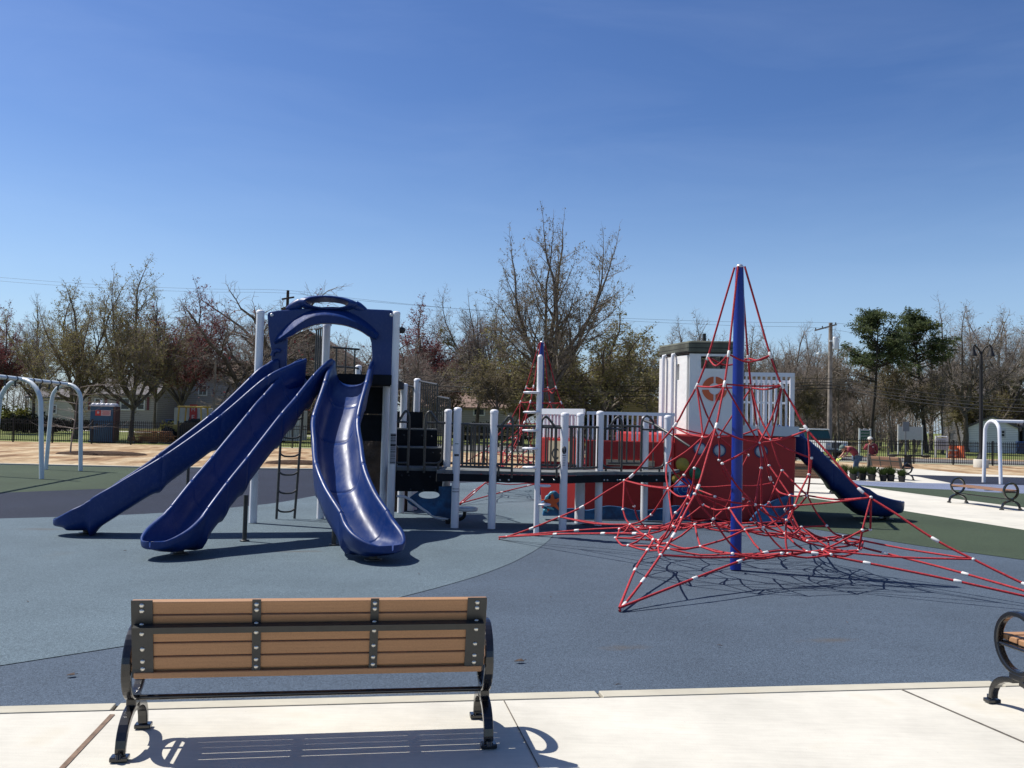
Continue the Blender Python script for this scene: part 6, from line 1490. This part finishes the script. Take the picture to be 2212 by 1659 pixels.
# pedestal drinking fountain
p = G(1961, 1011) + V(0, 0, -.02); t = thing('drinking_fountain', 'black pedestal drinking fountain with wide flat arms right of the workers', 'drinking fountain', p); H_ = ZAT(1961, 981, p.y)
mb = MB(); mb.lathe(p, [(.26, 0), (.26, .06), (.18, .12), (.16, H_ - .12), (.2, H_ - .02), (1e-4, H_)], 18); mb.build('pedestal', M['metalblack'], t)
for s in (-1, 1): mb = MB(); mb.beam(p + V(s * .12, 0, H_ - .03), p + V(s * .85, -.1, H_ - .03), .3, .06); mb.lathe(p + V(s * .78, -.1, H_ - .03), [(.1, -.1), (.22, -.04), (.23, .03), (.18, .03), (.1, -.02), (1e-4, -.03)], 16); mb.build('basin', M['metalblack'], t)
# vehicles
def car(name, label, p, rz, col, L=4.2, W=1.75, H=1.75, boxy=True, glassm=None):
    t = thing(name, label, 'car', p, 0); Rm = Matrix.Rotation(rz, 3, 'Z'); q = lambda x, y, z: p + Rm @ V(x, y, z); m_ = mat(name + '_paint', col, .3, coat=.5)
    side = [(-L / 2, .45), (-L / 2, 1.02), (-L / 2 + .05, 1.08), (-.3, 1.12), (L / 2 - .02, 1.12), (L / 2, 1.0), (L / 2, .45), (L / 2 - .45, .42), (-L / 2 + .45, .42)] if boxy else [(-L / 2, .4), (-L / 2 + .03, .72), (-L / 2 + .9, .88), (L / 2 - .5, .95), (L / 2, .85), (L / 2, .4)]
    mb = MB(); mb.ext(side, p, Rm @ V(1, 0, 0), Z, W); mb.build('body', m_, t, bevel=.06)
    cab = [(-L * .17, 1.1), (-L * .12, H - .06), (-L * .08, H), (L / 2 - .12, H), (L / 2 - .04, 1.1)] if boxy else [(-L * .27, .86), (-L * .08, 1.36), (L * .22, 1.38), (L * .42, .92)]
    mb = MB(); mb.ext(cab, p, Rm @ V(1, 0, 0), Z, W - .2); mb.build('cabin', glassm or M['glass'], t, bevel=.05)
    mb = MB(); mb.box(q((cab[1][0] + cab[-2][0]) / 2, 0, cab[1][1] + .05), (cab[-2][0] - cab[1][0] + .1, W - .14, .07), rot=Rm); mb.build('roof', m_, t, bevel=.02)
    for x in (-L * .32, L * .32):
        for y in (-W / 2 + .1, W / 2 - .1):
            Mw = Rm @ Matrix((V(1, 0, 0), Z, V(0, -1, 0))).transposed(); mb = MB(); mb.lathe(q(x, y, .36), [(.2, -.11), (.34, -.11), (.36, -.07), (.36, .07), (.34, .11), (.2, .11)], 20, axis=Mw); wh = mb.build('wheel', M['tyre'], t); mb = MB(); mb.lathe(q(x, y, .36), [(.21, -.1), (.21, .1), (1e-4, .11)], 14, axis=Mw); mb.lathe(q(x, y, .36), [(1e-4, -.11), (.21, -.1)], 14, axis=Mw); mb.build('rim', M['alu'], wh)
    for y in (-W * .36, W * .36): mb = MB(); mb.lathe(q(-L / 2 - .01, y, .82), [(.12, 0), (.1, .03), (1e-4, .04)], 14, axis=Rm @ Matrix((V(0, -1, 0), Z, V(-1, 0, 0))).transposed()); mb.build('headlight', M['alu'], t)
    if boxy:
        mb = MB()
        for k in range(7): mb.box(q(-L / 2 - .012, -.33 + .11 * k, .82), (.03, .06, .3), rot=Rm)
        mb.build('grille_slots', M['ink'], t)
    mb = MB(); mb.box(q(-L / 2 - .06, 0, .5), (.14, W, .16), rot=Rm); mb.build('bumper', M['blackstrap'] if boxy else m_, t)
    return t
M['greenglass'] = mat('green_tinted_glass', (.012, .045, .04), .15, var=.1)
car('parked_car', 'white upright off-road car with slotted grille parked beyond the fence near the ship slide', place(1757, 55.5), R(115), (.62, .64, .62), 3.9, 1.8, 1.8, True, M['greenglass'])
car('parked_car', 'dark blue car parked beyond the road, glimpsed through the railing of the red ship', place(1345, 78), R(185), (.03, .05, .12), 4.3, 1.75, 1.4, False)
# potted grasses
gr_m = []
for sd in (1, 2, 3):
    rng = np.random.default_rng(sd); n = 420; a = rng.uniform(0, 6.28, n); r = rng.uniform(.02, .13, n); ln = rng.uniform(.22, .46, n); out = rng.uniform(.1, .75, n)
    b0 = np.stack([np.cos(a) * r, np.sin(a) * r, np.full(n, .26)], 1); dr_ = np.stack([np.cos(a) * out, np.sin(a) * out, np.ones(n)], 1); dr_ /= np.linalg.norm(dr_, axis=1, keepdims=True); sd_ = np.stack([-np.sin(a), np.cos(a), np.zeros(n)], 1) * .008
    mid = b0 + dr_ * ln[:, None] * .6; tip = b0 + dr_ * ln[:, None]; tip[:, 2] -= out * .08
    vv = np.concatenate([np.stack([b0 - sd_, b0 + sd_, mid + sd_, mid - sd_], 1), np.stack([mid - sd_, mid + sd_, tip + sd_ * .2, tip - sd_ * .2], 1)]).reshape(-1, 3)
    gr_m.append(quads_mesh('foliage', vv, np.arange(2 * n)[:, None] * 4 + np.arange(4)[None], M['potleaf']))
mb = MB(); mb.lathe((0, 0, 0), [(.13, 0), (.165, .25), (.18, .26), (.18, .29), (.16, .29), (.15, .24), (1e-4, .24)], 16); pot_o = mb.build('pot', M['ink']); pot_me = pot_o.data; bpy.data.objects.remove(pot_o)
pots = [(1823, 1033), (1843, 1036), (1863, 1036), (1883, 1037.5), (1908, 1038), (1924, 1038.5), (1948, 1040)]
pl_lab = ['leftmost potted grass, tucked behind the blue ship slide', 'second potted grass from the left, before the stooping worker', 'potted grass right of the stooping worker', 'wide potted grass before the standing worker', 'potted grass, third from the right in the row', 'potted grass, second from the right in the row', 'potted grass standing alone at the right end of the row']
for i, (px, py) in enumerate(pots):
    g = G(px, py + 1); t = thing('potted_grass', pl_lab[i], 'potted plant', g, rw.uniform(0, 6), group='potted grasses on the path')
    for nm, me in (('pot', pot_me), ('foliage', gr_m[i % 3])): o = bpy.data.objects.new(nm, me); C.objects.link(o); o.parent = t
    s = rw.uniform(.72, .84); t.scale = (s, s, s * .95)

# ------------------------------------------------------------------ the two workers
def skin_obj(name, parent, verts, edges, radii, mt, sub=2, root=0):
    me = bpy.data.meshes.new(name); me.from_pydata([tuple(v) for v in verts], edges, []); me.materials.append(mt)
    o = bpy.data.objects.new(name, me); C.objects.link(o); sk = o.modifiers.new('skin', 'SKIN'); sk.use_smooth_shade = True
    if not me.skin_vertices: me.skin_vertices.new()
    for i, r in enumerate(radii):
        rr = r if isinstance(r, tuple) else (r, r); me.skin_vertices[0].data[i].radius = rr; me.skin_vertices[0].data[i].use_root = (i == root)
    ss = o.modifiers.new('sub', 'SUBSURF'); ss.levels = sub; ss.render_levels = sub
    bpy.context.view_layer.update(); m2 = bpy.data.meshes.new_from_object(o.evaluated_get(bpy.context.evaluated_depsgraph_get())); m2.name = name
    o.modifiers.clear(); o.data = m2
    for p in m2.polygons: p.use_smooth = True
    if not m2.materials: m2.materials.append(mt)
    if parent: adopt(o, parent)
    return o
M['shirtred'] = mat('maroon_work_shirt', (.17, .02, .03), .85, var=.25, vscale=6, bump=.4, bscale=9, bdist=.03); M['jeans'] = mat('faded_blue_jeans', (.07, .105, .16), .85, var=.3, vscale=5, bump=.4, bscale=9, bdist=.03); M['darktrous'] = mat('dark_work_trousers', (.018, .02, .024), .85, var=.3, vscale=5, bump=.4, bscale=9, bdist=.03)
M['glove'] = mat('lime_yellow_glove', (.55, .62, .12), .7); M['capw'] = mat('off_white_cap', (.55, .53, .48), .8, var=.08); M['capg'] = mat('grey_green_cap', (.09, .13, .11), .8, var=.1); M['boot'] = mat('brown_boot_leather', (.05, .03, .02), .6)
def hand(parent, wrist, palm_dir, side, mt, name='hand', curl=.5, s=1.0):
    """palm and five separate curled fingers as one skinned mesh"""
    d = Vector(palm_dir).normalized(); sd = Vector(side).normalized(); nn = d.cross(sd).normalized(); vs = [wrist, wrist + d * .05 * s, wrist + d * .085 * s]; es = [(0, 1), (1, 2)]; rd = [.024 * s, (.036 * s, .018 * s), (.034 * s, .016 * s)]
    for k, (off, ln) in enumerate(((-.03, .065), (-.01, .075), (.01, .07), (.03, .055))):
        b = len(vs); p = wrist + d * .09 * s + sd * off * s; vs.append(p); rd.append(.010 * s); es.append((2, b)); dd = d.copy()
        for j in range(2): dd = (dd + nn * curl).normalized(); p = p + dd * ln * s * .5; vs.append(p); rd.append(.009 * s); es.append((b + j, b + j + 1))
    b = len(vs); vs += [wrist + d * .035 * s - sd * .04 * s, wrist + d * .065 * s - sd * .055 * s + nn * .02 * s]; rd += [.012 * s, .010 * s]; es += [(1, b), (b, b + 1)]
    return skin_obj(name, parent, vs, es, rd, mt, 1)
def face_bits(parent, c, fw, up, s=1.0):
    sd = fw.cross(up).normalized()
    mb = MB(); mb.ball(c + fw * .092 * s - up * .015 * s, .017 * s, 8, sc=(1, 1, 1.3)); mb.build('nose', M['skin'], parent)
    for k in (-1, 1):
        mb = MB(); mb.ball(c + fw * .082 * s + sd * k * .033 * s + up * .018 * s, .011 * s, 8); mb.build('eye', M['ink'], parent)
        mb = MB(); mb.ball(c + sd * k * .078 * s - up * .005 * s, .026 * s, 8, sc=(.6, 1, 1.2)); mb.build('ear', M['skin'], parent)
    mb = MB(); mb.beam(c + fw * .082 * s - up * .052 * s - sd * .024 * s, c + fw * .082 * s - up * .052 * s + sd * .024 * s, .012, .010); mb.build('mouth', M['maroon'], parent)
def cap(parent, c, fw, up, mt, s=1.0):
    sd = fw.cross(up).normalized(); Mx = Matrix((fw, -sd, up)).transposed(); mb = MB()
    mb.lathe(c + up * .028 * s, [(.105 * s, 0), (.107 * s, .03 * s), (.09 * s, .07 * s), (.05 * s, .095 * s), (1e-4, .102 * s)], 18, axis=Mx)
    pts = [c + up * .034 * s + fw * (.09 * s + .09 * s * math.cos(a)) + sd * .075 * s * math.sin(a) - up * .012 * s * math.cos(a) for a in [R(-90 + 15 * i) for i in range(13)]]
    mb.add(pts + [p + up * .012 * s for p in pts], [tuple(range(13))[::-1], tuple(range(13, 26))] + [(i, (i + 1) % 13, 13 + (i + 1) % 13, 13 + i) for i in range(13)]); return mb.build('cap', mt, parent)
# standing worker leaning on a shovel; faces left of the camera, chin on his hands
ws = 1.0; wb = G(1882, 1028) + V(0, 0, -.03); w1 = thing('person', 'standing worker in maroon shirt and white cap leaning on a long handled shovel', 'person', wb)
W1 = lambda x, y, z: wb + V(x, y, z)
hd1 = W1(-.10, -.10, 1.56)
body = [W1(0, 0, .93), W1(0, 0, 1.10), W1(-.01, -.02, 1.28), W1(-.03, -.04, 1.40), W1(-.06, -.07, 1.47), hd1 + V(.01, .01, -.02), hd1 + V(0, -.01, .08),
        W1(-.10, 0, .88), W1(-.11, -.02, .47), W1(-.12, .03, .09), W1(-.13, -.12, .04), W1(.10, 0, .88), W1(.13, -.03, .47), W1(.14, .03, .09), W1(.16, -.12, .04),
        W1(-.22, -.03, 1.37), W1(-.36, -.10, 1.18), W1(-.26, -.26, 1.38), W1(.19, -.02, 1.37), W1(.25, .02, 1.11), W1(.10, -.18, .97)]
be = [(0, 1), (1, 2), (2, 3), (3, 4), (4, 5), (5, 6), (0, 7), (7, 8), (8, 9), (9, 10), (0, 11), (11, 12), (12, 13), (13, 14), (3, 15), (15, 16), (16, 17), (3, 18), (18, 19), (19, 20)]
br = [(.13, .10), (.13, .10), (.15, .105), (.12, .08), .05, (.075, .088), (.07, .08), .085, .06, .042, .035, .085, .06, .042, .035, .05, .042, .03, .05, .042, .03]
skin_obj('body', w1, body, be, br, M['skin'])
skin_obj('shirt', w1, [body[i] for i in (0, 1, 2, 3, 15, 16, 17, 18, 19, 20)], [(0, 1), (1, 2), (2, 3), (3, 4), (4, 5), (5, 6), (3, 7), (7, 8), (8, 9)], [(.165, .13), (.165, .13), (.18, .13), (.145, .10), .072, .06, .044, .072, .06, .044], M['shirtred'])
skin_obj('trousers', w1, [body[i] for i in (0, 7, 8, 9, 11, 12, 13)], [(0, 1), (1, 2), (2, 3), (0, 4), (4, 5), (5, 6)], [(.155, .12), .108, .085, .075, .108, .085, .075], M['darktrous'])
for i, j in ((9, 10), (13, 14)): skin_obj('boot', w1, [body[i], body[i] - Z * .04, body[j]], [(0, 1), (1, 2)], [.055, .055, .045], M['boot'], 1)
fw1 = V(-.55, -.8, -.1).normalized(); face_bits(w1, hd1 + V(0, 0, .03), fw1, Z); cap(w1, hd1 + V(0, 0, .055), fw1, (Z - fw1 * fw1.z).normalized(), M['capw'])
sh_top = W1(-.26, -.34, 1.42); sh_bot = W1(-.36, -.46, .08)
hand(w1, body[17], (.1, -.6, .25), (0, .3, 1), M['skin'], curl=.9); hand(w1, body[20], (-.4, -.6, -.2), (1, 0, 0), M['skin'])
mb = MB(); mb.box(W1(-.0, -.165, 1.30), (.06, .01, .03)); mb.build('shirt_badge', M['trim'], w1)
sv1 = thing('shovel', 'long wooden handled shovel the standing worker leans on', 'shovel', sh_bot)
mb = MB(); mb.tube([sh_top, lerp(sh_bot, sh_top, .22)], .021, 10); mb.build('handle', M['polewood'], sv1); mb = MB(); d = (sh_top - sh_bot).normalized()
mb.ext([(-.09, .3), (.09, .3), (.1, .12), (.05, .02), (0, -.03), (-.05, .02), (-.1, .12)], sh_bot, V(.8, -.6, 0), d, .012); mb.tube([sh_bot + d * .26, sh_bot + d * .42], .026, 8); mb.build('blade', M['blackstrap'], sv1)
# stooping worker, facing left, hands on a tool, knees bent
wb2 = G(1849, 1034) + V(0, 0, -.03); w2 = thing('person', 'stooping worker in red shirt, blue jeans and yellow gloves bent over to the left', 'person', wb2); W2 = lambda x, y, z: wb2 + V(x, y, z)
hd2 = W2(-.52, -.12, 1.12)
b2_ = [W2(.03, 0, .86), W2(-.06, -.01, 1.0), W2(-.18, -.03, 1.13), W2(-.32, -.05, 1.21), W2(-.42, -.08, 1.18), hd2 + V(.02, 0, .02), hd2 + V(-.05, 0, -.05),
       W2(.03, -.10, .80), W2(-.10, -.12, .44), W2(.10, -.10, .10), W2(-.04, -.12, .04), W2(.05, .10, .80), W2(.05, .12, .42), W2(.36, .10, .30), W2(.40, .08, .16),
       W2(-.33, -.20, 1.16), W2(-.44, -.24, .93), W2(-.62, -.20, .80), W2(-.33, .10, 1.16), W2(-.46, .10, .92), W2(-.64, .0, .78)]
be2 = be
br2 = [(.13, .11), (.13, .10), (.15, .105), (.12, .09), .05, (.075, .088), (.07, .08), .09, .062, .045, .035, .09, .062, .045, .035, .05, .042, .03, .05, .042, .03]
skin_obj('body', w2, b2_, be2, br2, M['skin'])
skin_obj('shirt', w2, [b2_[i] for i in (0, 1, 2, 3)] + [b2_[15], lerp(b2_[15], b2_[16], .7), b2_[18], lerp(b2_[18], b2_[19], .7)], [(0, 1), (1, 2), (2, 3), (3, 4), (4, 5), (3, 6), (6, 7)], [(.15, .13), (.16, .13), (.185, .13), (.14, .11), .075, .066, .075, .066], M['shirtred'])
skin_obj('trousers', w2, [b2_[i] for i in (0, 7, 8, 9, 11, 12, 13)], [(0, 1), (1, 2), (2, 3), (0, 4), (4, 5), (5, 6)], [(.155, .13), .118, .09, .08, .118, .09, .08], M['jeans'])
for i, j in ((9, 10), (13, 14)): skin_obj('boot', w2, [b2_[i], lerp(b2_[i], b2_[j], .4) - Z * .01, b2_[j]], [(0, 1), (1, 2)], [.055, .055, .045], M['boot'], 1)
fw2 = V(-.75, -.25, -.6).normalized(); up2_ = (Z * .75 - V(.6, .1, 0) * 1.0).normalized(); up2_ = (up2_ - fw2 * up2_.dot(fw2)).normalized(); face_bits(w2, hd2 + V(-.02, 0, -.01), fw2, up2_); cap(w2, hd2 + up2_ * .045, fw2, up2_, M['capg'])
hand(w2, b2_[17], (-.8, .1, -.5), (0, 1, 0), M['glove'], 'glove', .6, 1.2); hand(w2, b2_[20], (-.8, -.3, -.5), (0, 1, 0), M['glove'], 'glove', .6, 1.2)
tl = W2(-.72, -.1, 0.02); t = thing('digging_bar', 'thin pale tool shaft held by the stooping worker', 'tool', tl); mb = MB(); mb.tube([tl, W2(-.70, -.1, .86)], .018, 8); mb.build('shaft', M['polewood'], t); mb = MB(); mb.box(tl + Z * .04, (.09, .03, .12)); mb.build('blade', M['blackstrap'], t)
for r_, b_, s_ in ((w1, wb, .87), (sv1, wb, .87), (w2, wb2, .95), (t, wb2, .95)):
    r_.location = b_ + (r_.location - b_) * s_; r_.scale = (s_, s_, s_)
